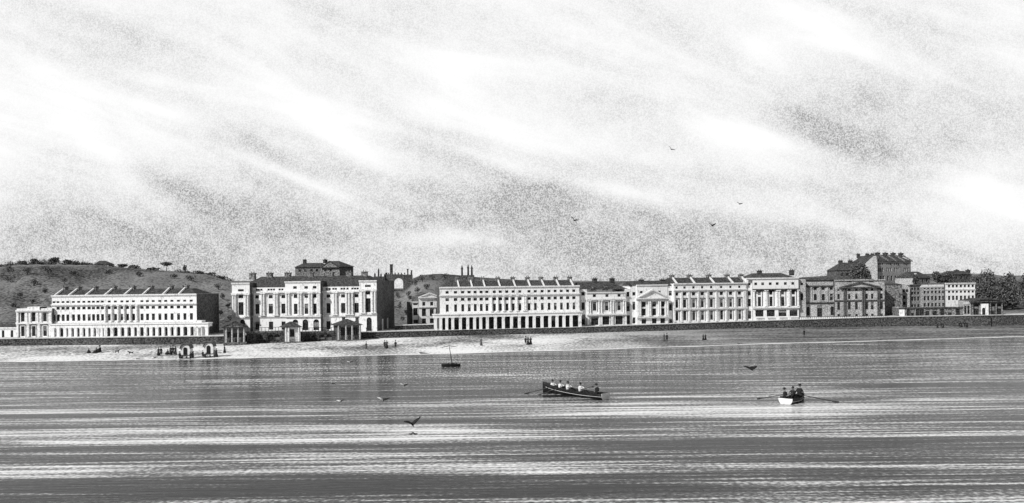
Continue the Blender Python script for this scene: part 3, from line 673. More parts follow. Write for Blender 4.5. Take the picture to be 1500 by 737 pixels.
b = Bld('gabled_house', 'pale gable ended house with dark roof joined to the left of the tall hill block', 'house', (1255, 414), (1286, 416), 322, 318)
x0, x1, zt = b.wall(1268, 1286, (1277, 386), depth=9, rows=[], mat='grey', zb=-9)
w0, w1 = x0, x1
bm = bmesh.new(); prism(bm, [(w0, zt), (w1, zt), (w1-.4, b.z((1277, 375))), (w0+(w1-w0)*.7, b.z((1277, 375)))], .003, 8.9); b.part('gable', bm, M['grey'])
x0, x1, zt2 = b.wall(1254, 1268, (1262, 384), y0=.5, depth=8, rows=[], mat='brick', zb=-9)
b.roof(x0-.3, b.x(1280), zt2, (1264, 375), y0=.3, run=4, flat=.4, back=9, hipl=1.2, hipr=.5)
b.chims(c5([820, 880, 915]), 371.2, party=False, w=1.1, mat='slate')

# crescent on the right
def c6(l): return zx(l, 1280, 4.605)
b = Bld('gabled_house', 'narrow grey gabled house with one column of windows at the left end of the crescent', 'house', (1320, 464), (1333, 464), dep(1320, 17), dep(1333, 17))
x0, x1, zt = b.wall(1320, 1333, (1326, 421), depth=9, rows=[([1324.7, 1329], (1326, 424, 428), .8), ([1324.7], (1326, 433, 438), .8), ([1324.7], (1326, 442, 447), .8)], mat='grey')
bm = bmesh.new(); prism(bm, [(x0, zt), (x1, zt), (x0+(x1-x0)*.3, b.z((1326, 415.5)))], .003, 8.9); b.part('gable', bm, M['grey'])
b.roof(x0+.6, x1+.2, zt, (1326, 416), y0=.3, run=4, flat=.5, back=9, hipl=.4, hipr=.4)
b = Bld('crescent_house', 'dark grey section of the crescent with three window columns', 'terrace', (1333, 464), (1348.5, 464), dep(1333, 18), dep(1348, 19))
x0, x1, zt = b.wall(1333, 1348.5, (1340, 418), depth=9, rows=[(c6([262,280,302]), (1340, y, y+h), .8) for y, h in ((421.5, 3.5), (427.5, 4), (434.5, 6), (446, 4))], mat='midgrey')
b.band(1333, 1348.5, (1340, 417.5), .4, .3, mat='greydk')
b = Bld('crescent_house', 'grey middle section of the crescent with a pale parapet and six window columns', 'terrace', (1348.5, 464), (1385, 464), dep(1348, 19), dep(1385, 21))
x0, x1, zt = b.wall(1348.5, 1385, (1366, 417.5), depth=9, rows=[(c6([345,370,395,420,445,470]), (1366, y, y+h), .75) for y, h in ((420, 3.3), (426, 4), (433.5, 6.5), (444, 5))], mat='grey')
b.band(1348.5, 1385, (1366, 418.6), .7, .2, mat='stucco', name='parapet')
b = Bld('crescent_house', 'bright white right section of the crescent with seven window columns', 'terrace', (1385, 463), (1428.5, 462), dep(1385, 20), dep(1428, 21))
x0, x1, zt = b.wall(1385, 1428.5, (1406, 414.5), depth=10, rows=[(c6([510,537,562,590,617,643,670]), (1406, y, y+h), .8) for y, h in ((417, 4), (425, 4), (433, 6.5))])
b.band(1385, 1428.5, (1406, 415), .3, .3); b.band(1385, 1428.5, (1406, 424), .2, .2)
b = Bld('market_wing', 'low grey arcade with a pale left end in front of the crescent', 'arcade', (1317, 465.5), (1413, 464), dep(1317, 7), dep(1413, 7))
x0, x1, zt = b.wall(1317, 1325, (1322, 450.5), depth=6, rows=[], mat='stucco', side='midbrick')
x0, x1, zt = b.wall(1325, 1413, (1366, 450.5), depth=6, rows=[(c6([235,258,297,325,362,412,462,513,568]), (1366, 453, 464), 1.2, '', 'opening')], mat='midbrick')
b.band(1317, 1413, (1366, 450.5), .3, .35, mat='greydk')
b = Bld('portico_building', 'dark pedimented pavilion with a white doorway at the right edge of the view', 'pavilion', (1422, 463), (1468, 462), dep(1422, 6), dep(1468, 6))
x0, x1, zt = b.wall(1422, 1468, (1445, 440.5), depth=8, rows=[(c6([690,800,845]), (1445, 445, 461), 1.4, 'arch')], mat='brick', side='grey', xb=b.W+.3)
x0, x1, z2 = b.wall(1437, 1448, (1442, 445), y0=-.8, depth=.79, rows=[(c6([742]), (1442, 451, 461.5), 1.0, 'arch', 'door')], mat='stucco', side='stucco')
b.pediment(1420.5, 1470, (1445, 440.8), (1445, 435.6), proj=1.2, mat='midbrick', trim='slate', tw=.55)
b.roof(0, b.W, b.z((1445, 440.5)), (1445, 436.4), run=4, flat=.3, back=8)
b.cols([1423.5, 1435.5, 1449.5, 1458, 1466.5], (1445, 442.4, 461.5), .45, mat='lodge', gap=.3)
b = Bld('pavilion_wing', 'small pale grey bay with two tall openings left of the dark pavilion', 'bay', (1411.5, 463.5), (1422, 463), dep(1411, 6.5), dep(1422, 6.5))
b.wall(1411.5, 1422, (1416, 444), depth=1.2, side='grey', rows=[([1414.2, 1418.8], (1416, 448, 460), .7)], mat='grey')
b.band(1411.5, 1422, (1416, 444), .25, .3)
# houses behind crescent
b = Bld('hill_house', 'dark roofed house with a pale gable behind the middle of the crescent', 'house', (1338, 418), (1363, 418), 310, 314)
x0, x1, zt = b.wall(1338, 1363, (1350, 407), depth=8, rows=[([1352, 1358], (1350, 409.5, 413), .9)], mat='midbrick', side='grey', zb=-8)
b.roof(-.3, b.W+.4, zt, (1350, 397.8), y0=-.3, run=4, flat=.3, back=8.3, hipl=1.5, hipr=2.5)
bm = bmesh.new(); prism(bm, [(-.1, zt-.3), (2.4, zt-.3), (1.3, zt+1.8)], -.35, 0.5); b.part('gable', bm, M['grey'])
b = Bld('hill_house', 'dark wide house with two chimneys among the trees above the bright white crescent section', 'house', (1397, 416), (1424, 416), 306, 308)
x0, x1, zt = b.wall(1397, 1424, (1410, 402), depth=8, rows=[([1402, 1409, 1417], (1410, 405, 408.5), .9)], mat='brick', zb=-8)
b.roof(-.3, b.W+.3, zt, (1410, 396.8), y0=-.3, run=4, flat=.8, back=8.3, hipl=1.5, hipr=.6)
b.chims([1402.6, 1419.4], 395, party=False, w=.9, mat='slate')
# ridge cottage far left
b = Bld('hill_house', 'small distant cottage with pitched roof on the left hilltop', 'cottage', (139, 390), (160, 391), rid_d(150)-4, rid_d(150)-4)
x0, x1, zt = b.wall(139, 160, (150, 387.5), depth=6, rows=[([144, 151], (150, 388.2, 390), .7)], mat='grey', zb=-3)
b.roof(-.5, b.W+.5, zt, (150, 382), y0=-.4, run=3.2, flat=.3, back=6.4, hipl=1.5, hipr=4)

# ------------------------------------------------------------------ beach lodges
def lodge(L, Rr, doff, depth, top, apex, opens, label, frontmat, porch_cols, chim=(), gable=True):
    b = Bld('beach_lodge', label, 'lodge', L, Rr, dep(L[0], doff), dep(Rr[0], doff), None)
    mid = ((L[0]+Rr[0])/2)
    x0, x1, zt = b.wall(L[0], Rr[0], (mid, top), depth=depth, rows=[(opens, (mid, top+3, L[1]-8.5), 1.1, '', 'opening')], mat=frontmat, side='brick', zb=-.6)
    za = b.z((mid, apex), 0 if gable else depth/2)
    bm = bmesh.new(); e = .7; m = b.W/2
    if gable:
        prism(bm, [(-e, zt), (b.W+e, zt), (b.W+e, zt+.2), (m, za), (-e, zt+.2)], -.9, depth+.5)
    else:
        v = [bm.verts.new(p) for p in ((-e, -e, zt), (b.W+e, -e, zt), (b.W+e, depth+e, zt), (-e, depth+e, zt))]
        w = [bm.verts.new(p) for p in ((m-.3, depth/2, za), (m+.3, depth/2, za))]
        bm.faces.new(v)
        bm.faces.new((v[0], v[1], w[1], w[0])); bm.faces.new((v[1], v[2], w[1])); bm.faces.new((v[2], v[3], w[0], w[1])); bm.faces.new((v[3], v[0], w[0]))
    rf = b.part('roof', bm, M['slate'])
    if gable:
        bm = bmesh.new(); prism(bm, [(.3, zt+.2), (b.W-.3, zt+.2), (m, za-.5)], -.95, -.903); link('pediment', bm_mesh(bm, 'pediment', M['lodge']), rf)
    for c in porch_cols:
        bm = bmesh.new(); xx = b.x(c, -.6); cyl(bm, xx, -.5, -.3, zt-.003, .22, .18, 10)
        b.part('column', bm, M['trim' if frontmat == 'trim' else 'lodgecol'])
    for c, yt in chim:
        bm = bmesh.new(); xx = b.x(c, depth*.4); zz = b.z((c, yt), depth*.4); box(bm, xx-.35, xx+.35, depth*.4, depth*.4+.8, zt, zz); box(bm, xx-.45, xx+.45, depth*.4-.1, depth*.4+.9, zz+.002, zz+.2)
        link('chimney', bm_mesh(bm, 'chimney', M['brick']), rf)
    bm = bmesh.new(); box(bm, -.3, b.W+.3, -.95, -.003, -.6, .25); b.part('plinth', bm, M['lodge'])
    return b
lodge((329, 503), (359, 502.5), -5, 7, 480, 470.3, [335, 344, 353], 'dark gabled beach lodge with columned front below the left end of the hotel', 'lodge', [331, 339.5, 348.5, 357])
lodge((417, 502), (439.5, 501.5), -5, 5, 479.5, 471, [427.5], 'smallest beach lodge with peaked roof and pale columns below the hotel centre', 'trim', [418.5, 422.5, 437.5], gable=False)
lodge((494, 499.5), (528.5, 498.5), -4.5, 6, 476.5, 467.3, [502, 511, 520.5], 'wide grey beach lodge with two chimneys below the right end of the hotel', 'lodge', [495.5, 506.5, 515.5, 527], chim=[(503.5, 465.8), (523.3, 465.8)], gable=False)
for (a, c, ya, yb, arches, lab) in ((361, 416, 503, 502, [380, 396, 405, 412.5], 'dark niched retaining wall between the left and middle beach lodges'), (441, 493, 502, 500, [449.5, 459.5, 471, 481.5], 'dark niched retaining wall between the middle and right beach lodges')):
    b = Bld('retaining_wall', lab, 'retaining wall', (a, ya), (c, yb), dep(a, -2.5), dep(c, -2.5), 'niched walls between the beach lodges')
    mid = (a+c)/2
    b.wall(a, c, (mid, 485.5), depth=2.3, rows=[(arches, (mid, 490, 500), 1.5, 'arch', 'niche')], mat='seawall', side='seawall', zb=-.5)
    b.band(a, c, (mid, 485.8), .25, .15, mat='lodge', name='coping')
    zz = b.z((mid, 485.2)); bm = bmesh.new(); box(bm, 0, b.W, .2, .3, zz+.85, zz+.95); b.part('rail', bm, M['tar'])
    bm = bmesh.new(); box(bm, -.05, .05, .2, .3, zz, zz+.847); me = bm_mesh(bm, 'rail_post', M['tar'])
    k = int(b.W/.8)
    for i in range(k): link('rail_post', me, b.o, (b.W*(i+.5)/k, 0, 0))

# promenade bench by the right pavilion of the hotel
b = Bld('bench', 'small pale bench on the promenade before the right pavilion of the hotel', 'bench', (536.5, 485.5), (545, 485.3), dep(537, 4), dep(545, 4))
bm = bmesh.new(); box(bm, 0, b.W, 0, .5, .42, .5); b.part('seat', bm, M['wood'])
bm = bmesh.new(); box(bm, 0, b.W, .5, .58, .62, 1.0); b.part('backrest', bm, M['wood'])
for x in (.1, b.W-.18):
    bm = bmesh.new(); box(bm, x, x+.08, 0, .499, -.4, .417); box(bm, x, x+.08, .502, .6, -.4, .617); b.part('leg', bm, M['wood'])
# post on right beach
o = G(1450, 478, .4); bm = bmesh.new(); box(bm, -.12, .12, -.12, .12, -.3, 2.3); prism(bm, [(-.16, 2.303), (.16, 2.303), (0, 2.6)], -.16, .16); bmp = bm_mesh(bm, 'mooring_post', M['tar'])
tag(link('mooring_post', bmp, None, o-Vector((0, .8, 0))), 'dark timber post against the sea wall below the right pavilion', 'post')

# ------------------------------------------------------------------ trees
def crown_mesh(w, h, n, leaf, seed, flat=False):
    rnd = random.Random(seed); bm = bmesh.new()
    cl = []
    for i in range(9):
        a = rnd.uniform(0, 2*math.pi); rr = rnd.uniform(.1, .62)
        cl.append((Vector((math.cos(a)*rr*w/2, math.sin(a)*rr*w/2, rnd.uniform(-.25, .35)*h)), rnd.uniform(.2, .34)*w))
    for i in range(n):
        c, r = rnd.choice(cl)
        d = Vector((rnd.gauss(0, 1), rnd.gauss(0, 1), rnd.gauss(0, 1))).normalized()*r*rnd.uniform(.55, 1.08); d.z *= h/w*1.15
        p = c+d; s = leaf*rnd.uniform(.6, 1.3)
        a = Vector((rnd.gauss(0, 1), rnd.gauss(0, 1), rnd.gauss(0, 1))).normalized(); t = a.orthogonal().normalized()*s; q = a.cross(t).normalized()*s*.7
        bm.faces.new([bm.verts.new(p+t), bm.verts.new(p+q), bm.verts.new(p-t), bm.verts.new(p-q)])
    me = bpy.data.meshes.new('crown'); bm.to_mesh(me); bm.free(); me.materials.append(M['leaf']); return me
def trunk_mesh(h, r, w, seed):
    rnd = random.Random(seed); bm = bmesh.new(); p = Vector((0, 0, -2.5)); k = 4
    for i in range(k):
        q = Vector((rnd.uniform(-.15, .15)*w*.3, rnd.uniform(-.1, .1), h*(i+1)/k)); tube(bm, p, q, r*(1-.18*i), r*(1-.18*(i+1)), 7); p = q
    for i in range(5):
        a = i*2*math.pi/5+rnd.uniform(-.3, .3); tube(bm, p-Vector((0, 0, h*.15)), p+Vector((math.cos(a)*w*.3, math.sin(a)*w*.3, w*.16)), r*.35, r*.1, 5)
    return bm_mesh(bm, 'trunk', M['bark'])
def tree(px, ybase, d, wpx, ytop, label, crown_h=.7, n=520, kind='tree', group=None):
    P = D(px, ybase, d); k = F/d; w = wpx/k; tot = (ybase-ytop)/k
    ch = tot*crown_h
    t = empty(kind, P, 0, label, 'tree' if kind != 'bush' else 'bush', group)
    link('trunk', trunk_mesh(tot-ch*.6, max(.12, w*.045), w, int(px*7)), t)
    link('crown', crown_mesh(w, ch, n, max(.22, w*.055), int(px*13)), t, (0, 0, tot-ch*.5))
    return t
TG = 'trees along the left hilltop'
for (px, w, yt, yb, ch, lab) in [(32, 16, 382, 389, .9, 'low spreading tree leftmost on the left hilltop'), (50, 17, 379.5, 388, .8, 'second tree from the left on the left hilltop'),
        (78, 19, 376.5, 388, .75, 'tallest broad tree on the left part of the hilltop'), (99, 18, 381, 389, .6, 'flat crowned tree right of the tallest hilltop tree'),
        (121, 20, 386, 391, .95, 'low scrubby tree left of the hilltop cottage'), (178, 18, 386.5, 393, .9, 'low tree right of the hilltop cottage'), (196, 20, 388.5, 395, .9, 'rounded low tree between cottage and umbrella shaped tree'),
        (222, 22, 392, 398, .9, 'low dark hedge-like tree left of the umbrella shaped tree'), (244, 16, 384, 398, .45, 'umbrella shaped tree standing alone on the left hill skyline'),
        (271, 7, 389, 401, .85, 'thin pointed tree on the left hill skyline'), (292, 17, 397.5, 404, .9, 'dark tree right of the thin pointed tree'), (308, 18, 399, 407, .9, 'dark tree low on the right end of the left hill'), (325, 16, 405, 413, .9, 'rightmost tree on the slope of the left hill')]:
    tree(px, yb, rid_d(px)-3, w, yt, lab, ch, group=None)
HB = [(12, 398, 15, 389), (40, 402, 17, 392), (70, 400, 18, 391), (110, 404, 16, 395), (160, 402, 15, 394), (205, 405, 16, 397), (255, 408, 14, 401), (280, 412, 16, 404), (15, 414, 14, 405), (50, 418, 15, 409), (95, 416, 12, 408), (320, 424, 13, 415), (618, 412, 13, 403), (634, 410, 14, 401), (652, 409, 14, 400.5), (625, 424, 14, 415), (608, 418, 13, 409), (582, 436, 11, 428), (598, 434, 10, 426), (618, 440, 9, 433), (326, 440, 8, 430), (334, 452, 9, 444), (323, 462, 8, 455), (336, 470, 8, 463), (585, 452, 9, 443), (596, 462, 10, 454), (590, 470, 9, 463), (612, 430, 10, 421), (600, 440, 9, 432), (30, 436, 9, 428), (48, 446, 10, 439), (66, 430, 9, 422), (20, 450, 9, 443)]
for i, (px, yb, w, yt) in enumerate(HB):
    d = hill_dist(px, yb)
    tree(px, yb, d, w, yt, 'small dark bush scattered on the hillside between the buildings', .95, 220, 'bush', 'bushes dotted over the hillsides')
for (px, w, yt, yb, d, lab) in [(1258, 24, 386, 412, 290, 'dark bushy tree in front of the gabled hill house on the right'), (1271, 12, 396, 412, 289, 'small dark tree beside the bushy tree on the right hill'),
        (1375, 22, 397.5, 416, 300, 'rounded tree behind the middle of the crescent'), (1390, 16, 400, 416, 300, 'smaller tree just left of the wide hill house'),
        (1434, 20, 402, 440, 300, 'dark tree right of the bright white crescent section'), (1446, 24, 397.5, 440, 306, 'tallest round topped tree at the right edge'), (1462, 20, 403, 440, 300, 'tree at the right edge above the dark pavilion'),
        (1480, 24, 404, 440, 300, 'outermost tree beyond the dark pavilion'), (1440, 22, 416, 445, 285, 'low tree directly behind the dark pavilion roof'), (1460, 22, 418, 445, 284, 'lowest tree at the right end of the pavilion roof'),
        (1425, 20, 406, 446, 297, 'tree whose crown rises just over the right end of the bright crescent section'), (1434, 24, 414, 446, 292, 'bushy tree between the crescent and the dark pavilion roof'),
        (1470, 26, 410, 446, 290, 'wide tree cut by the right side above the pavilion'), (1452, 26, 408, 446, 295, 'broad tree below the tallest round topped tree'), (1483, 24, 420, 450, 284, 'low tree at the edge of the view right of the dark pavilion'), (1466, 20, 424, 450, 281, 'low tree just behind the right end of the dark pavilion'), (1500, 26, 406, 446, 296, 'tree outside the pavilion towards the right end of town'), (1427, 14, 424, 446, 284, 'narrow tree hugging the end wall of the crescent'), (1453, 20, 422, 446, 283, 'tree directly behind the peak of the dark pavilion'),
        (1341, 10, 402, 416, 306, 'small tree left of the pale gabled house behind the crescent')]:
    tree(px, yb, d, w, yt, lab, .95, 1500)

rs = random.Random(3)
for i in range(46):
    px = (-6+i*5.2+rs.uniform(-3, 3)) if i < 34 else (262+(i-34)*7+rs.uniform(-2, 2))
    if i < 34 and px > 226: continue
    yr = lerp_table(RIDGE, px); t = rs.uniform(2.0, 6.5)*(1 if px < 130 else .7)
    tree(px, yr+5, rid_d(px)-rs.uniform(1, 8), rs.uniform(9, 17), yr-t, 'dark scrubby bush in the uneven line along the left hilltop', .97, 260, 'bush', 'scrub along the left hilltop')
# ------------------------------------------------------------------ people
def skin_mesh(joints, edges, matof, mats, name='body'):
    names = list(joints); idx = {n: i for i, n in enumerate(names)}
    me = bpy.data.meshes.new('tmp'); me.from_pydata([joints[n][0] for n in names], [(idx[a], idx[b]) for a, b in edges], [])
    o = bpy.data.objects.new('tmp', me); COL.objects.link(o)
    o.modifiers.new('s', 'SKIN')
    for i, n in enumerate(names):
        r = joints[n][1]; me.skin_vertices[0].data[i].radius = (r, r)
    me.skin_vertices[0].data[0].use_root = True
    ss = o.modifiers.new('d', 'SUBSURF'); ss.levels = 1
    dg = bpy.context.evaluated_depsgraph_get(); dg.update()
    out = bpy.data.meshes.new_from_object(o.evaluated_get(dg)); out.name = name
    COL.objects.unlink(o); bpy.data.objects.remove(o); bpy.data.meshes.remove(me)
    out.materials.clear()
    for m in mats: out.materials.append(m)
    J = {n: Vector(joints[n][0]) for n in names}
    for p in out.polygons:
        best, bm_ = 1e9, 0
        for a, b in edges:
            A, B = J[a], J[b]; t = max(0, min(1, (p.center-A).dot(B-A)/max(1e-9, (B-A).length_squared)))
            dd = (p.center-(A+(B-A)*t)).length
            if dd < best: best = dd; bm_ = matof(b)
        p.material_index = bm_; p.use_smooth = True
    return out
EDG = [('pel','spine'),('spine','chest'),('chest','neck'),('neck','head'),('head','crown')]
for s_ in 'LR':
    EDG += [('chest','sh'+s_),('sh'+s_,'el'+s_),('el'+s_,'wr'+s_),('wr'+s_,'ha'+s_),('pel','hip'+s_),('hip'+s_,'kn'+s_),('kn'+s_,'an'+s_),('an'+s_,'toe'+s_)]
    EDG += [('ha'+s_, 'f%d%s' % (k, s_)) for k in range(4)]+[('wr'+s_, 'th'+s_)]
def pose(**kw):
    J = dict(pel=((0,0,.95),.14), spine=((0,0,1.12),.13), chest=((0,0,1.35),.16), neck=((0,0,1.52),.06), head=((0,-.02,1.63),.095), crown=((0,-.01,1.73),.085))
    for s_, g in (('L', -1), ('R', 1)):
        J['sh'+s_] = ((.19*g,0,1.43),.075); J['el'+s_] = ((.27*g,.03,1.16),.05); J['wr'+s_] = ((.29*g,-.05,.92),.033); J['ha'+s_] = ((.29*g,-.07,.85),.036)
        J['hip'+s_] = ((.1*g,0,.88),.1); J['kn'+s_] = ((.11*g,-.02,.5),.068); J['an'+s_] = ((.12*g,.02,.08),.045); J['toe'+s_] = ((.14*g,-.16,.04),.036)
    for k, v in kw.items(): J[k] = (v, J[k][1])
    for s_, g in (('L', -1), ('R', 1)):
        wr, ha = Vector(J['wr'+s_][0]), Vector(J['ha'+s_][0]); d = (ha-wr).normalized(); sd = d.cross(Vector((0, 0, 1) if abs(d.z) < .8 else (0, 1, 0))).normalized()
        for k in range(4): J['f%d%s' % (k, s_)] = (tuple(ha+d*(.07, .085, .08, .06)[k]+sd*(.03-.02*k)+Vector((0, 0, -.015))), .009)
        J['th'+s_] = (tuple(wr+d*.06+sd*.06), .011)
    return J
def matof(n):
    return 0 if n in ('head', 'crown', 'neck') or n[:2] in ('ha', 'th') or n[0] == 'f' else (2 if n[:2] in ('hi', 'kn', 'an', 'to') else 1)
def face_bits(me, head, fwd):
    bm = bmesh.new(); bm.from_mesh(me)
    h = Vector(head); fw = Vector(fwd).normalized(); sd = fw.cross(Vector((0, 0, 1)))
    tube(bm, h+fw*.085+Vector((0, 0, .02)), h+fw*.125-Vector((0, 0, .02)), .01, .018, 5)
    for s_ in (-1, 1):
        tube(bm, h+sd*s_*.09, h+sd*s_*.105, .03, .02, 6)
        tube(bm, h+fw*.09+sd*s_*.035+Vector((0, 0, .03)), h+fw*.1+sd*s_*.035+Vector((0, 0, .03)), .012, .008, 5, 2)
    tube(bm, h+fw*.09-sd*.03-Vector((0, 0, .05)), h+fw*.09+sd*.03-Vector((0, 0, .05)), .01, .01, 5, 2)
    bm.to_mesh(me); bm.free()
def top_hat(z, y=-.01, low=False):
    bm = bmesh.new(); cyl(bm, 0, y, z-.01, z+.015, .17, .17, 14); cyl(bm, 0, y, z+.017, z+(.1 if low else .2), .105, .11, 14); return bm_mesh(bm, 'hat', M['black'])
def bonnet(z):
    bm = bmesh.new(); bmesh.ops.create_uvsphere(bm, u_segments=12, v_segments=8, radius=.135, matrix=Matrix.Translation((0, .02, z))); cyl(bm, 0, .0, z-.02, z, .19, .17, 12); return bm_mesh(bm, 'bonnet', M['midcloth'], True)
def lathe(prof, n=16, name='dress', m=None, cx=0, cy=0, wob=0):
    bm = bmesh.new(); rings = []
    for r, z in prof:
        rings.append([bm.verts.new((cx+(r+wob*r*.12*math.sin(i*4))*math.cos(2*math.pi*i/n), cy+(r+wob*r*.12*math.sin(i*4))*math.sin(2*math.pi*i/n)*.85, z)) for i in range(n)])
    for a, b in zip(rings, rings[1:]):
        for i in range(n): bm.faces.new((a[i], a[(i+1)%n], b[(i+1)%n], b[i]))
    bm.faces.new(rings[0]); bm.faces.new(rings[-1])
    return bm_mesh(bm, name, m or M['black'], True)
S, K, W_, C = M['skin'], M['black'], M['shirt'], M['midcloth']
PROTO = {}
def mk(kind):
    if kind in PROTO: return PROTO[kind]
    if kind == 'man':
        me = skin_mesh(pose(), EDG, matof, [S, K, K]); face_bits(me, (0,-.02,1.65), (0,-1,0))
        ch = [('hat', top_hat(1.79)), ('coat', lathe([(.22,.5),(.2,.75),(.17,.98),(.2,1.3),(.19,1.44),(.08,1.49)], name='coat'))]
    elif kind == 'walker':
        me = skin_mesh(pose(knL=(-.1,-.16,.52), anL=(-.1,-.3,.12), toeL=(-.1,-.46,.1), knR=(.1,.1,.5), anR=(.1,.32,.12), toeR=(.1,.2,.04), elL=(-.3,.1,1.17), wrL=(-.26,.0,.97), haL=(-.26,-.06,.93), elR=(.34,-.02,1.18), wrR=(.22,-.18,1.1), haR=(.18,-.22,1.1)), EDG, matof, [S, C, K]); face_bits(me, (0,-.02,1.65), (0,-1,0))
        ch = [('hat', top_hat(1.79)), ('coat', lathe([(.24,.62),(.2,.8),(.17,.98),(.2,1.3),(.19,1.44),(.08,1.49)], name='coat', m=C))]
    elif kind in ('woman', 'lady'):
        mm = K if kind == 'woman' else C
        me = skin_mesh(pose(elR=(.3,-.02,1.17), wrR=(.16,-.2,1.05), haR=(.1,-.22,1.05)), EDG, matof, [S, mm, mm]); face_bits(me, (0,-.02,1.65), (0,-1,0))
        ch = [('bonnet', bonnet(1.74)), ('dress', lathe([(.36,.02),(.33,.3),(.25,.7),(.15,1.05),(.19,1.32),(.17,1.45),(.07,1.5)], m=mm, wob=1))]
    elif kind == 'child':
        me = skin_mesh(pose(), EDG, matof, [S, K, K]); ch = [('hat', top_hat(1.78, low=True))]
    elif kind == 'sitter':
        me = skin_mesh(pose(pel=(0,.1,.16), spine=(0,.12,.34), chest=(0,.08,.58), neck=(0,.05,.75), head=(0,.02,.87), crown=(0,.03,.97), shL=(-.19,.07,.66), shR=(.19,.07,.66), elL=(-.27,-.05,.45), elR=(.27,-.05,.45),
             wrL=(-.16,-.28,.4), wrR=(.16,-.28,.4), haL=(-.12,-.34,.4), haR=(.12,-.34,.4), hipL=(-.1,.06,.15), hipR=(.1,.06,.15), knL=(-.13,-.38,.42), knR=(.13,-.38,.42), anL=(-.13,-.62,.08), anR=(.13,-.62,.08), toeL=(-.13,-.8,.05), toeR=(.13,-.8,.05)), EDG, matof, [S, K, K])
        face_bits(me, (0,.02,.88), (0,-1,0)); ch = [('bonnet', bonnet(.98)), ('dress', lathe([(.5,.01),(.46,.2),(.36,.45),(.2,.5)], cy=-.2, wob=1))]
    elif kind == 'rower':       # sits at origin on a thwart, leans back with both hands on an oar; faces -Y
        me = skin_mesh(pose(pel=(0,.0,.12), spine=(0,.06,.3), chest=(0,.12,.54), neck=(0,.1,.72), head=(0,.06,.84), crown=(0,.07,.94), shL=(-.2,.1,.62), shR=(.2,.1,.62), elL=(-.26,-.12,.5), elR=(.26,-.12,.5),
             wrL=(-.14,-.36,.48), wrR=(.14,-.36,.48), haL=(-.12,-.42,.48), haR=(.12,-.42,.48), hipL=(-.1,-.02,.1), hipR=(.1,-.02,.1), knL=(-.13,-.44,.26), knR=(.13,-.44,.26), anL=(-.12,-.72,-.08), anR=(.12,-.72,-.08), toeL=(-.12,-.86,-.04), toeR=(.12,-.86,-.04)), EDG, matof, [S, W_, K])
        face_bits(me, (0,.06,.85), (0,-1,0)); bm = bmesh.new(); cyl(bm, 0, .07, .93, .95, .16, .16, 12); cyl(bm, 0, .07, .952, 1.04, .11, .1, 12)
        bm2 = lathe([(.185,.14),(.2,.3),(.23,.55),(.14,.7)], name='shirt', m=W_, cy=.08)
        ch = [('hat', bm_mesh(bm, 'hat', M['black'])), ('shirt', bm2)]
    elif kind == 'cox':
        me = skin_mesh(pose(pel=(0,.05,.12), spine=(0,.04,.32), chest=(0,.0,.58), neck=(0,-.03,.76), head=(0,-.08,.9), crown=(0,-.07,1.0), shL=(-.19,.0,.66), shR=(.19,.0,.66), elL=(-.24,-.16,.42), elR=(.25,.16,.45),
             wrL=(-.14,-.36,.3), wrR=(.2,.34,.36), haL=(-.12,-.4,.28), haR=(.18,.4,.36), hipL=(-.1,.02,.1), hipR=(.1,.02,.1), knL=(-.13,-.44,.24), knR=(.13,-.44,.24), anL=(-.12,-.6,-.18), anR=(.12,-.6,-.18), toeL=(-.12,-.76,-.18), toeR=(.12,-.76,-.18)), EDG, matof, [S, K, K])
        face_bits(me, (0,-.08,.92), (0,-1,0)); bm = bmesh.new(); cyl(bm, 0, -.07, 1.0, 1.02, .2, .2, 12); cyl(bm, 0, -.07, 1.022, 1.13, .12, .1, 12)
        ch = [('hat', bm_mesh(bm, 'hat', M['black'])), ('coat', lathe([(.24,.05),(.2,.3),(.22,.58),(.13,.74)], name='coat', cy=.02))]
    PROTO[kind] = (me, ch); return PROTO[kind]
def person(kind, loc, rz, label, scale=1.0, group=None, mats=None):
    me, ch = mk(kind)
    o = link('person', me, None, loc); o.rotation_euler = (0, 0, rz); o.scale = (scale,)*3
    tag(o, label, 'person', group)
    for n, m in ch:
        c = link(n, m, o)
        if mats and n in mats:
            c.material_slots[0].link = 'OBJECT'; c.material_slots[0].material = mats[n]
    if mats and 'body' in mats:
        o.material_slots[1].link = 'OBJECT'; o.material_slots[1].material = mats['body']
    return o
def beach_z(px, y):
    for i in range(30):
        pass
    a = G(px, lerp_table(WALLB, px), 0.4); b = G(px, lerp_table(SHORE, px), 0.0)
    z_ = .2
    for i in range(6):
        P = G(px, y, z_); t = (a.y-P.y)/(a.y-b.y); z_ = max(0, .42*(1-t))
    return G(px, y, z_)
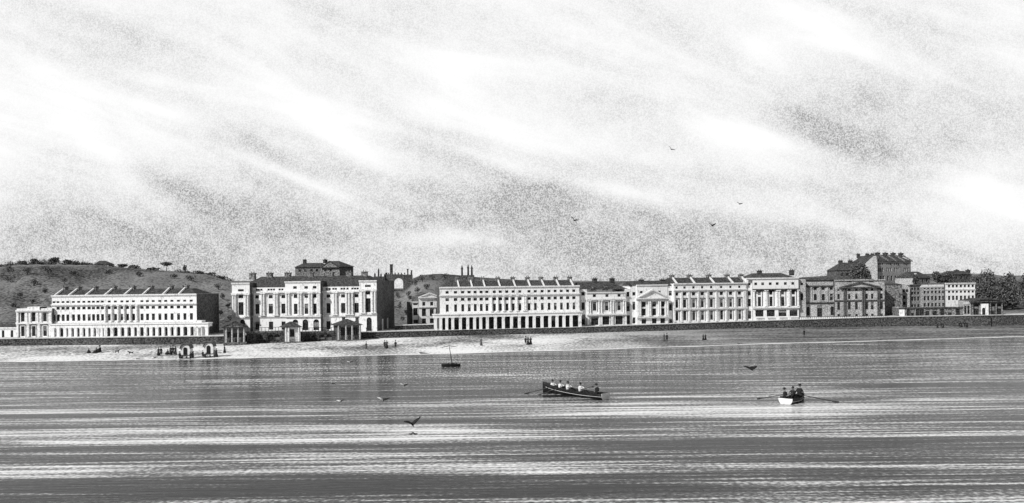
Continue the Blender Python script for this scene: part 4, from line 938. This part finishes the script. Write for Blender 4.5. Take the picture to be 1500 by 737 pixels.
PEOPLE = [
 ('sitter', 130, 517, .9, 40, 'figure sitting alone leftmost on the beach'), ('sitter', 141, 517, 1.1, -60, 'left of two figures sitting together on the left beach'), ('sitter', 146, 516, 1.5, -80, 'right and taller of two figures sitting together on the left beach'),
 ('woman', 232.3, 521, .93, 20, 'woman in dark dress, left of the pair left of the bathing machines'), ('man', 236, 521.5, 1.0, 0, 'man in top hat, right of the pair left of the bathing machines'),
 ('sitter', 245.5, 519, .95, 0, 'dark figure sitting between the pair and the trio left of the bathing machines'), ('woman', 250.3, 519.7, 1.0, 10, 'woman in dark dress leftmost in the trio beside the bathing machines'), ('man', 253.4, 520, 1.05, -20, 'tall man in top hat in the middle of the trio beside the bathing machines'),
 ('lady', 257, 519.7, 1.0, 180, 'woman in grey dress rightmost in the trio beside the bathing machines'),
 ('man', 263.4, 527, .85, 30, 'dark figure at the left wheel of the left bathing machine'), ('man', 279, 527, .8, -20, 'dark figure at the right front wheel of the left bathing machine'), ('lady', 282, 523, .85, 20, 'grey clad woman behind the right side of the left bathing machine'),
 ('man', 297, 524, .75, 0, 'small dark figure at the left side of the right bathing machine'), ('walker', 314, 525, .85, 60, 'striding figure at the right front wheel of the right bathing machine'), ('woman', 317, 523.3, .98, -30, 'dark dressed woman right of the right bathing machine'),
 ('woman', 329, 517, .9, 90, 'woman in dark dress standing alone just below the left beach lodge'),
 ('walker', 536.5, 512.5, .95, 60, 'man striding alone on the sand below the right beach lodge'), ('man', 563.6, 510.3, .95, 0, 'left of two people standing close together right of the beach lodges'), ('woman', 566.8, 510.3, .95, 0, 'right of two people standing close together right of the beach lodges'),
 ('man', 579.5, 511, 1.0, 180, 'lone man in top hat right of the standing couple'), ('lady', 705, 506, .98, 30, 'woman in grey dress alone on the sand above the leaning mast'),
 ('man', 770, 505, 1.0, 10, 'leftmost of the dark trio on the beach above the long rowing boat'), ('woman', 773.6, 505.3, 1.03, 0, 'middle of the dark trio on the beach above the long rowing boat'), ('woman', 777.5, 505, 1.0, -10, 'rightmost of the dark trio on the beach above the long rowing boat'),
 ('lady', 973, 500, 1.0, 30, 'grey clad woman of the couple below the pedimented building'), ('man', 977, 500.4, 1.05, -30, 'dark man of the couple below the pedimented building'),
 ('woman', 1030.3, 498.3, .78, 0, 'left of two short figures below the pilastered terrace'), ('woman', 1033.6, 498, .78, 0, 'right of two short figures below the pilastered terrace'), ('man', 1178, 493, 1.0, 0, 'lone dark man on the grey shingle below the grey wing'),
 ('woman', 1373.4, 480.3, .82, 0, 'leftmost of three people by the sea wall below the arcade'), ('man', 1378.6, 480.3, .85, 0, 'middle of three people by the sea wall below the arcade'), ('woman', 1381.6, 480.3, .8, 0, 'rightmost of three people by the sea wall below the arcade'),
 ('man', 1405.5, 479.6, .95, 0, 'first from left of four people by the wall near the dark pavilion'), ('woman', 1408.6, 479.6, .95, 0, 'second from left of four people by the wall near the dark pavilion'), ('man', 1413, 479.6, .9, 0, 'third from left of four people by the wall near the dark pavilion'), ('woman', 1416.4, 479.6, .92, 0, 'rightmost of four people by the wall near the dark pavilion')]
for k, px, y, sc, rz, lab in PEOPLE:
    person(k, beach_z(px, y), R(rz), lab, sc)
# dogs / rocks on the beach
def dog(px, y, rz, label, sc=1.0):
    P = beach_z(px, y)
    J = dict(pel=((.3,0,.5),.12), mid=((0,0,.48),.12), chest=((-.3,0,.5),.15), neck=((-.5,0,.66),.08), head=((-.6,0,.74),.085), muz=((-.78,0,.7),.04), t1=((.5,0,.6),.03), t2=((.68,0,.75),.015))
    E = [('pel','mid'),('mid','chest'),('chest','neck'),('neck','head'),('head','muz'),('pel','t1'),('t1','t2')]
    for s_, g in (('L',-1),('R',1)):
        J['hk'+s_] = ((.26,.1*g,.34),.07); J['hh'+s_] = ((.42,.1*g,.2),.03); J['hf'+s_] = ((.36,.1*g,.02),.03)
        J['fe'+s_] = ((-.3,.1*g,.3),.05); J['ff'+s_] = ((-.32,.1*g,.02),.03); J['ear'+s_] = ((-.56,.07*g,.84),.02)
        E += [('pel','hk'+s_),('hk'+s_,'hh'+s_),('hh'+s_,'hf'+s_),('chest','fe'+s_),('fe'+s_,'ff'+s_),('head','ear'+s_)]
    o = link('dog', skin_mesh(J, E, lambda n: 0, [K], 'dog'), None, P); o.rotation_euler = (0, 0, R(rz)); o.scale = (sc,)*3
    tag(o, label, 'dog')
dog(171.5, 517.5, 170, 'dark dog standing right of the two sitting figures on the left beach', 1.0)
dog(192, 519.5, 20, 'dark dog nearest the water on the left beach', 1.0)
dog(227, 525.5, 60, 'tiny dark dog at the water edge below the standing pair', .55)

# ------------------------------------------------------------------ bathing machines
def wheel(parent, x, y, r):
    bm = bmesh.new(); n = 20
    for i in range(n):
        a, c = 2*math.pi*i/n, 2*math.pi*(i+1)/n
        tube(bm, (0, math.cos(a)*r, math.sin(a)*r), (0, math.cos(c)*r, math.sin(c)*r), .05, .05, 5)
    for i in range(8):
        a = 2*math.pi*i/8; tube(bm, (0, 0, 0), (0, math.cos(a)*r, math.sin(a)*r), .03, .025, 4)
    tube(bm, (-.1, 0, 0), (.1, 0, 0), .1, .1, 8)
    link('wheel', bm_mesh(bm, 'wheel', M['tar']), parent, (x, y, r))
def machine(px, y, h, label):
    P = beach_z(px, y); t = empty('bathing_machine', P, R(6), label, 'bathing machine'); w = 1.85; L = 2.0
    zf = .75; zs = h-1.0
    def arch(hw, zc, hgt): return [(-hw, zf), (hw, zf)]+[(hw*math.cos(a), zc+hgt*math.sin(a)) for a in [math.pi*i/12 for i in range(13)]]
    bm = bmesh.new(); prism(bm, arch(w/2, zs, 1.0-.12), 0, L)
    c = link('cabin', bm_mesh(bm, 'cabin', M['white']), t)
    bm = bmesh.new(); prism(bm, [(-.38, zf+.05), (.38, zf+.05)]+[(.38*math.cos(a), zs-.1+.38*math.sin(a)) for a in [math.pi*i/8 for i in range(9)]], -.06, -.003); link('door', bm_mesh(bm, 'door', M['tar']), c)
    bm = bmesh.new(); N = 14                     # hood, a curved shell reaching forward
    ring = lambda r, y_, k: [(r*math.cos(math.pi*i/N), y_, zs+k*math.sin(math.pi*i/N)) for i in range(N+1)]
    o1, o2, i1, i2 = ring(w/2+.14, -.28, 1.08), ring(w/2+.14, L+.15, 1.08), ring(w/2+.03, -.28, .95), ring(w/2+.03, L+.15, .95)
    vs = [[bm.verts.new(p) for p in q] for q in (o1, o2, i1, i2)]
    for i in range(N):
        for a, b in ((0, 1), (2, 3), (0, 2), (1, 3)): bm.faces.new((vs[a][i], vs[a][i+1], vs[b][i+1], vs[b][i]))
    for i in (0, N): bm.faces.new((vs[0][i], vs[1][i], vs[3][i], vs[2][i]))
    link('hood', bm_mesh(bm, 'hood', M['midcloth'], False), t)
    bm = bmesh.new(); box(bm, -w/2, w/2, -.3, L, zf-.15, zf-.003); link('chassis', bm_mesh(bm, 'chassis', M['tar']), t)
    bm = bmesh.new()
    for i in range(3): box(bm, -.45, .45, -.55-.28*i, -.302-.28*i, .5-.2*i, .56-.2*i)
    for s_ in (-.5, .46): prism(bm, [(s_, 0), (s_+.04, 0), (s_+.04, .56), (s_, .56)], -1.12, -.302)
    link('steps', bm_mesh(bm, 'steps', M['tar']), t)
    for sx in (-1, 1):
        wheel(t, sx*(w/2+.12), .35, .55); wheel(t, sx*(w/2+.12), L-.5, .62)
    return t
machine(271.5, 525.5, 3.0, 'white hooded bathing machine, the left one, near the water')
machine(305.5, 523.5, 3.15, 'white hooded bathing machine, the right one, near the water')
for px, y, lab in ((270.3, 525.3, 'dark bather standing in the doorway of the left bathing machine'), (305.2, 522.8, 'dark bather standing in the doorway of the right bathing machine')):
    P = beach_z(px, y); P.y -= .1; P.z += .76; P = P+Vector((.05, -.15, 0))
    person('man', P, 0, lab, .8)

# ------------------------------------------------------------------ boats
def hull(Ln, beam, depth, sheer_b, sheer_s, mats, bow_full=.06, stern=.62, n=18, strake=True):
    # x: stern(+) .. bow(-); open shell with thickness, white transom, pale strake
    prof = []
    for i in range(n+1):
        t = i/n                      # 0 bow -> 1 stern
        wb = (math.sin(min(1, t*1.25)*math.pi/2))**.75
        if t > .55: wb *= 1-(1-stern)*((t-.55)/.45)**1.8
        wb = max(wb, bow_full); zg = depth+sheer_b*(1-t)**2.4+sheer_s*t**3; kz = -.18+.5*max(0, .12-t)*3
        prof.append((-Ln/2+Ln*t+(0 if i else -.1), wb*beam/2, zg, kz))
    secs = lambda off: [[(x, s*(w-off)*math.sin(a)**.8 if a > 0 else 0, kz+off+(zg-kz-off)*(1-math.cos(a))) for s, a in [(-1, math.pi/2*(6-k)/6) for k in range(6)]+[(1, math.pi/2*k/6) for k in range(7)]] for (x, w, zg, kz) in prof]
    bm = bmesh.new()
    O = [[bm.verts.new(p) for p in s] for s in secs(0)]; I = [[bm.verts.new(p) for p in s] for s in secs(.05)]
    m = len(O[0])
    for i in range(n):
        for j in range(m-1):
            bm.faces.new((O[i][j], O[i][j+1], O[i+1][j+1], O[i+1][j])).smooth = True
            bm.faces.new((I[i][j], I[i][j+1], I[i+1][j+1], I[i+1][j])).smooth = True
        for j in (0, m-1): bm.faces.new((O[i][j], O[i+1][j], I[i+1][j], I[i][j]))
    for e in (0, n):
        for j in range(m-1): bm.faces.new((O[e][j], O[e][j+1], I[e][j+1], I[e][j]))
    h = bm_mesh(bm, 'hull', mats)
    # transom
    bm = bmesh.new(); pts = [(p[1], p[2]) for p in secs(0.005)[n]]; x = prof[n][0]
    a = [bm.verts.new((x-.03, y, z)) for y, z in pts]; b = [bm.verts.new((x+.04, y, z)) for y, z in pts]
    for i in range(m): bm.faces.new((a[i], a[(i+1)%m], b[(i+1)%m], b[i]))
    bm.faces.new(a); bm.faces.new(b); tr = bm_mesh(bm, 'transom', M['white'])
    bm = bmesh.new()
    for s in (-1, 1):
        for i in range(1, n):
            (x0, w0, g0, k0), (x1, w1, g1, k1) = prof[i], prof[i+1]
            tube(bm, (x0, s*(w0+.02), g0-.02), (x1, s*(w1+.02), g1-.02), .035, .035, 5)
    gw = bm_mesh(bm, 'gunwale', M['tar'])
    bm = bmesh.new()
    for s in (-1, 1):
        for i in range(1, n):
            (x0, w0, g0, k0), (x1, w1, g1, k1) = prof[i], prof[i+1]
            f = lambda w, g, k: (s*(w*math.sin(1.15)**.8+.012), k+(g-k)*(1-math.cos(1.15)))
            y0, z0 = f(w0, g0, k0); y1, z1_ = f(w1, g1, k1); tube(bm, (x0, y0, z0), (x1, y1, z1_), .022, .022, 4)
    st = bm_mesh(bm, 'strake', M['white'])
    return h, tr, gw, st, prof
def oar(name, p0, p1, label, r=.035, sc=1.0):
    p0, p1 = Vector(p0), Vector(p1); bm = bmesh.new(); d = p1-p0
    tube(bm, (0, 0, 0), d*.8, r*.8, r, 8)
    q = d.to_track_quat('Z', 'X'); L = d.length
    v = []
    for (z, w) in ((.8, .03), (.85, .085), (1.0, .1)):
        v.append([q@Vector((s*w, u*.018, z*L)) for s, u in ((-1, -1), (1, -1), (1, 1), (-1, 1))])
    V = [[bm.verts.new(p) for p in r_] for r_ in v]
    for a, b in zip(V, V[1:]):
        for i in range(4): bm.faces.new((a[i], a[(i+1)%4], b[(i+1)%4], b[i]))
    bm.faces.new(V[0]); bm.faces.new(V[-1])
    o = link(name, bm_mesh(bm, name, M['wood']), None, p0); tag(o, label, 'oar'); return o
# long gig
a, c = G(799, 574.5), G(884, 585)
ctr = (a+c)/2; ax = (c-a).normalized(); Ln = (c-a).length+.7; ang = math.atan2(ax.y, ax.x)
gig = empty('rowing_boat', ctr, ang, 'long dark rowing boat with four white shirted rowers and a white stern', 'rowing boat')
h, tr, gw, st, prof = hull(Ln, 2.0, .62, .75, .12, M['tar'], stern=.8)
link('hull', h, gig); link('transom', tr, gig); link('gunwale', gw, gig); link('strake', st, gig)
tw = [-.33, -.2, -.075, .125]; ct = .36
for t in tw+[ct]:
    bm = bmesh.new(); box(bm, t*Ln-.15, t*Ln+.15, -.66, .66, .38, .43); link('thwart', bm_mesh(bm, 'thwart', M['wood']), gig)
def gl(x, y, z):
    return ctr+Vector((math.cos(ang)*x-math.sin(ang)*y, math.sin(ang)*x+math.cos(ang)*y, z))
order = ['first rower from the bow', 'second rower from the bow', 'third rower from the bow', 'rower nearest the stern']
for i, t in enumerate(tw):
    person('rower', gl(t*Ln, -.05, .46), ang+R(90), 'white shirted %s in the long dark boat' % order[i], 1.25)
person('cox', gl(ct*Ln+.1, 0, .46), ang-R(90), 'dark coated helmsman in brimmed hat at the stern of the long boat', 1.25)
OL = ['oar trailing in the water by the bow of the long dark boat', 'second oar from the bow of the long dark boat', 'third oar from the bow on the far side of the long dark boat', 'raised oar pointing from the last rower towards the helmsman']
ends = [(-.33*Ln-2.4, -2.9, -.05), (-.2*Ln-2.0, -2.6, -.15), (-.075*Ln-1.6, 3.0, -.1), (.125*Ln+2.7, -.7, 1.55)]
for i, t in enumerate(tw):
    s = 1 if i == 2 else -1
    oar('oar', gl(t*Ln+.5, .05*s, 1.02), gl(*ends[i]), OL[i], .045)
# small boat, stern towards us
c = G(1164, 588.5); ang2 = R(-133)
bt = empty('rowing_boat', c, ang2, 'short dark rowing boat carrying three dark figures with oars spread wide', 'rowing boat')
h, tr, gw, st, prof = hull(4.8, 2.1, .54, .3, .1, M['tar'], stern=.82)
link('hull', h, bt); link('transom', tr, bt); link('gunwale', gw, bt); link('strake', st, bt)
for t in (-.9, .3, 1.3):
    bm = bmesh.new(); box(bm, t-.14, t+.14, -.66, .66, .36, .41); link('thwart', bm_mesh(bm, 'thwart', M['wood']), bt)
def gl2(x, y, z): return c+Vector((math.cos(ang2)*x-math.sin(ang2)*y, math.sin(ang2)*x+math.cos(ang2)*y, z))
DK = {'body': K, 'shirt': K}
person('cox', gl2(1.5, -.48, .42), ang2-R(20), 'dark seated figure leftmost in the short rowing boat', 1.2)
person('rower', gl2(.5, .0, .52), ang2+R(90), 'dark clad rower in the middle of the short rowing boat', 1.25, mats=DK)
person('cox', gl2(-.7, .3, .55), ang2-R(90), 'tallest dark seated figure rightmost in the short rowing boat', 1.35)
tl, trt = D(1109, 584.3, c.y+1), D(1229, 590.5, c.y-1); trt.z = max(trt.z, 0.0)
oar('oar', gl2(.2, -.25, .95), tl, 'oar reaching left from the short rowing boat', .05)
oar('oar', gl2(.2, .25, .95), trt, 'oar reaching right from the short rowing boat', .055)

# moored skiff with leaning mast
c = G(661, 537); sk = empty('moored_skiff', c, R(8), 'tiny dark skiff with a thin leaning mast and small yard near the beach', 'skiff')
h, tr, gw, st, prof = hull(3.2, 1.1, .35, .25, .1, M['tar'])
link('hull', h, sk); link('gunwale', gw, sk)
T = D(658, 507.5, c.y)-c; bm = bmesh.new(); tube(bm, (.25, 0, .1), (T.x, 0, T.z), .1, .05, 6); link('mast', bm_mesh(bm, 'mast', M['tar']), sk)
bm = bmesh.new(); tube(bm, (T.x-1.3, 0, T.z-.15), (T.x, 0, T.z+.1), .05, .06, 5); tube(bm, (T.x, 0, T.z+.1), (T.x+1.3, 0, T.z-.1), .06, .04, 5); link('yard', bm_mesh(bm, 'yard', M['tar']), sk)
bm = bmesh.new()
for i in range(5):
    bmesh.ops.create_icosphere(bm, subdivisions=1, radius=.22, matrix=Matrix.Translation((-.9+i*.45, 0, .42+.08*(i%2))))
link('cargo', bm_mesh(bm, 'cargo', M['tar']), sk)

# ------------------------------------------------------------------ gulls
def gull(px, py, spanpx, d, label, up=.35, tilt=0, yaw=0, pale=False, half=1):
    P = D(px, py, d); span = spanpx*d/F; k = span/1.3
    t = empty('gull', P, R(yaw), label, 'gull'); t.scale = (k, k, k); t.rotation_euler[1] = R(tilt); t.rotation_euler[0] = R(32)
    J = dict(b=((0,.0,0),.06), f=((0,-.16,.02),.05), h=((0,-.25,.05),.04), bk=((0,-.34,.035),.012), r=((0,.16,0),.035), t=((0,.3,.01),.02))
    E = [('b','f'),('f','h'),('h','bk'),('b','r'),('r','t')]
    link('body', skin_mesh(J, E, lambda n: 0, [M['gull']], 'body'), t)
    for s in (-1, 1):
        bm = bmesh.new()
        st = [(0, .0, .02, .3), (.22, up*.36, -.04, .3), (.42, up*.48, 0, .2), (.66, up*.62 if s > 0 else up*.5, .08, .05)]
        rows = []
        for (x, z, y, ch) in st:
            rows.append([bm.verts.new(p) for p in ((s*x, y-ch/2, z-.03), (s*x, y-ch/2, z+.03), (s*x, y+ch/2, z+.02), (s*x, y+ch/2, z-.02))])
        for a, b in zip(rows, rows[1:]):
            for i in range(4): bm.faces.new((a[i], a[(i+1)%4], b[(i+1)%4], b[i]))
        bm.faces.new(rows[0]); bm.faces.new(rows[-1])
        link('wing', bm_mesh(bm, 'wing', M['gullw'] if (pale and s < 0) else M['gull']), t)
gull(604, 622, 25, 56, 'largest gull flying low over the sea in the foreground', .85, -8, 25)
gull(605, 634, 13, 70, 'small gull skimming the water just below the largest gull', -.5, 0, 10)
gull(1099, 540, 26, 60, 'dark gull gliding over the sea between the two rowing boats', .3, 4, 30)
gull(561, 586, 18, 78, 'gull above and left of the largest gull with one pale wing', .45, 8, 20, True)
gull(499, 588, 12, 92, 'small gull left of the gull with one pale wing', .45, -5, -10, True)
gull(592, 565, 12, 100, 'small pale winged gull over the sea below the leaning mast', .6, 5, 20, True)
gull(486, 562, 9, 108, 'tilted little gull leftmost over the sea', .8, 40, 20, True)
gull(513, 531, 9, 118, 'tiny gull close to the beach left of the leaning mast', .5, 0, 15, True)
gull(983, 219, 11, 110, 'highest gull in the sky', .5, 28, 20)
gull(1083, 299, 10, 110, 'gull rightmost in the sky', .5, 12, 20)
gull(1043, 331, 12, 105, 'lowest gull in the right part of the sky', .7, 0, 25)
gull(841, 323, 14, 100, 'gull leftmost in the sky above the middle terrace', .6, 22, 20)

# ------------------------------------------------------------------ sky and sun
SD = Vector((-0.66, -0.66, 0.70)).normalized()
sun = bpy.data.lights.new('sun', 'SUN'); sun.energy = 4.2; sun.angle = R(0.5); sun.color = (1, .995, .985)
so = bpy.data.objects.new('sun', sun); COL.objects.link(so); so.rotation_euler = SD.to_track_quat('Z', 'Y').to_euler(); so.location = (-100, -60, 200)
w = bpy.data.worlds.new('World'); scene.world = w; w.use_nodes = True
nt = w.node_tree; L = nt.links.new; bg = nt.nodes['Background']; bg.inputs['Strength'].default_value = 0.1
sky = nd(nt, 'ShaderNodeTexSky', sky_type='NISHITA'); sky.sun_disc = False
sky.sun_elevation = math.asin(SD.z); sky.sun_rotation = math.atan2(SD.x, SD.y)
bw_ = nd(nt, 'ShaderNodeRGBToBW'); L(sky.outputs[0], bw_.inputs[0])
tc = nd(nt, 'ShaderNodeTexCoord'); sp = nd(nt, 'ShaderNodeSeparateXYZ'); L(tc.outputs['Generated'], sp.inputs[0])
def mt(op, a, b_=None, c=None, clamp=False):
    n = nd(nt, 'ShaderNodeMath', operation=op); n.use_clamp = clamp
    for i, v in enumerate((a, b_, c)):
        if v is None: continue
        if isinstance(v, (int, float)): n.inputs[i].default_value = v
        else: L(v, n.inputs[i])
    return n.outputs[0]
den = mt('MAXIMUM', mt('ABSOLUTE', sp.outputs[1]), .12)
U, V_ = mt('DIVIDE', sp.outputs[0], den), mt('DIVIDE', sp.outputs[2], den)
cb = nd(nt, 'ShaderNodeCombineXYZ'); L(U, cb.inputs[0]); L(V_, cb.inputs[1])
def nz(rot, sc, det, dist=0.0, seed=0):
    mp = nd(nt, 'ShaderNodeMapping'); mp.inputs['Rotation'].default_value = (0, 0, R(rot))
    mp2 = nd(nt, 'ShaderNodeMapping'); mp2.inputs['Scale'].default_value = sc; mp2.inputs['Location'].default_value = (seed, seed*.7, seed*.3)
    L(cb.outputs[0], mp.inputs[0]); L(mp.outputs[0], mp2.inputs[0])
    n = nd(nt, 'ShaderNodeTexNoise'); n.inputs['Scale'].default_value = 1; n.inputs['Detail'].default_value = det; n.inputs['Distortion'].default_value = dist
    L(mp2.outputs[0], n.inputs[0]); return n.outputs['Fac']
def blob(px, py, rx, ry, ang, amp):
    u0, v0 = (px-750)/1200, (418-py)/1200; a = R(ang)
    du, dv = mt('SUBTRACT', U, u0), mt('SUBTRACT', V_, v0)
    p = mt('ADD', mt('MULTIPLY', du, math.cos(a)*1200/rx), mt('MULTIPLY', dv, math.sin(a)*1200/rx))
    q = mt('ADD', mt('MULTIPLY', du, -math.sin(a)*1200/ry), mt('MULTIPLY', dv, math.cos(a)*1200/ry))
    e = mt('POWER', 2.718, mt('MULTIPLY', mt('ADD', mt('MULTIPLY', p, p), mt('MULTIPLY', q, q)), -1))
    return mt('MULTIPLY', e, amp)
streaks = nz(20, (2.6, 16, 1), 7, 0.6, 3.1); puffs = nz(10, (4, 7, 1), 5, 0.3, 8.2)
low = nd(nt, 'ShaderNodeMapRange', interpolation_type='SMOOTHSTEP'); L(V_, low.inputs[0])
for i, v in enumerate((0.0, 0.2, 1.0, 0.0)): low.inputs[i+1].default_value = v
dk = mt('MULTIPLY', low.outputs[0], 0.27)
dk = mt('ADD', dk, 0.15)
for bl in [(120,330,260,70,0,.05), (330,300,190,22,-18,.16), (240,265,120,14,-25,.16), (390,215,80,12,-35,.14), (350,345,240,50,0,.05), (560,330,200,45,-8,.08), (650,205,60,28,-10,.16), (600,270,120,14,-15,.14), (790,285,80,30,0,.36),
           (900,345,260,45,0,.16), (1250,215,110,28,-22,.32), (1265,150,80,35,-5,.24), (1360,210,130,60,0,.18), (1180,175,30,12,-35,.2), (680,235,120,12,-20,.14), (1050,265,260,14,-6,.1),
           (660,348,90,16,0,-.3), (930,285,130,14,-10,-.22), (1430,330,120,60,0,-.16), (1150,320,180,16,-8,-.12), (430,150,300,50,0,-.1), (180,240,70,18,-35,-.25), (520,215,80,18,-30,-.22), (430,255,120,10,-22,-.2), (1100,205,100,16,-12,-.16), (60,220,90,40,0,.06)]:
    dk = mt('ADD', dk, blob(*bl))
dk = mt('ADD', dk, mt('MULTIPLY', mt('SUBTRACT', streaks, .5), .75))
dk = mt('ADD', dk, mt('MULTIPLY', mt('SUBTRACT', puffs, .5), .5))
dk = mt('MAXIMUM', mt('MINIMUM', dk, .8), 0)
grain = nz(0, (680, 680, 1), 1, 0, 1.7); weave = nz(0, (60, 60, 1), 3, 0, 5.1)
dk = mt('MULTIPLY', dk, mt('ADD', .55, mt('MULTIPLY', weave, .9)))
gr = mt('DIVIDE', mt('SUBTRACT', grain, .34), .32, clamp=True)
dk = mt('MINIMUM', mt('MAXIMUM', mt('MULTIPLY', dk, .78), .02), .46)
cl = mt('MULTIPLY', mt('SUBTRACT', 1.0, mt('MULTIPLY', dk, mt('ADD', .55, mt('MULTIPLY', gr, .95)))), 10.3)
# unseen sky overhead and behind the viewer, dimmed to deepen the shade
hi_ = nd(nt, 'ShaderNodeMapRange', interpolation_type='SMOOTHSTEP'); L(sp.outputs[2], hi_.inputs[0])
for i, v in enumerate((.36, .7, 1.0, 0.42)): hi_.inputs[i+1].default_value = v
bk = nd(nt, 'ShaderNodeMapRange', interpolation_type='SMOOTHSTEP'); L(sp.outputs[1], bk.inputs[0])
for i, v in enumerate((-.35, .45, .32, 1.0)): bk.inputs[i+1].default_value = v
cl = mt('MULTIPLY', cl, mt('MULTIPLY', hi_.outputs[0], bk.outputs[0]))
mx = mt('ADD', mt('MULTIPLY', bw_.outputs[0], .02), cl)
L(mx, bg.inputs['Color'])

# ------------------------------------------------------------------ camera
cam = bpy.data.cameras.new('camera'); co = bpy.data.objects.new('camera', cam); COL.objects.link(co)
co.location = (0, 0, H); co.rotation_euler = (R(90), ROLL, 0)
cam.sensor_width = 36; cam.lens = F/1500*36; cam.shift_y = (HY-368.5)/1500; cam.clip_end = 20000; cam.clip_start = .5
scene.camera = co
vs = scene.view_settings; vs.view_transform = 'Standard'; vs.look = 'None'; vs.exposure = 0; vs.gamma = 1
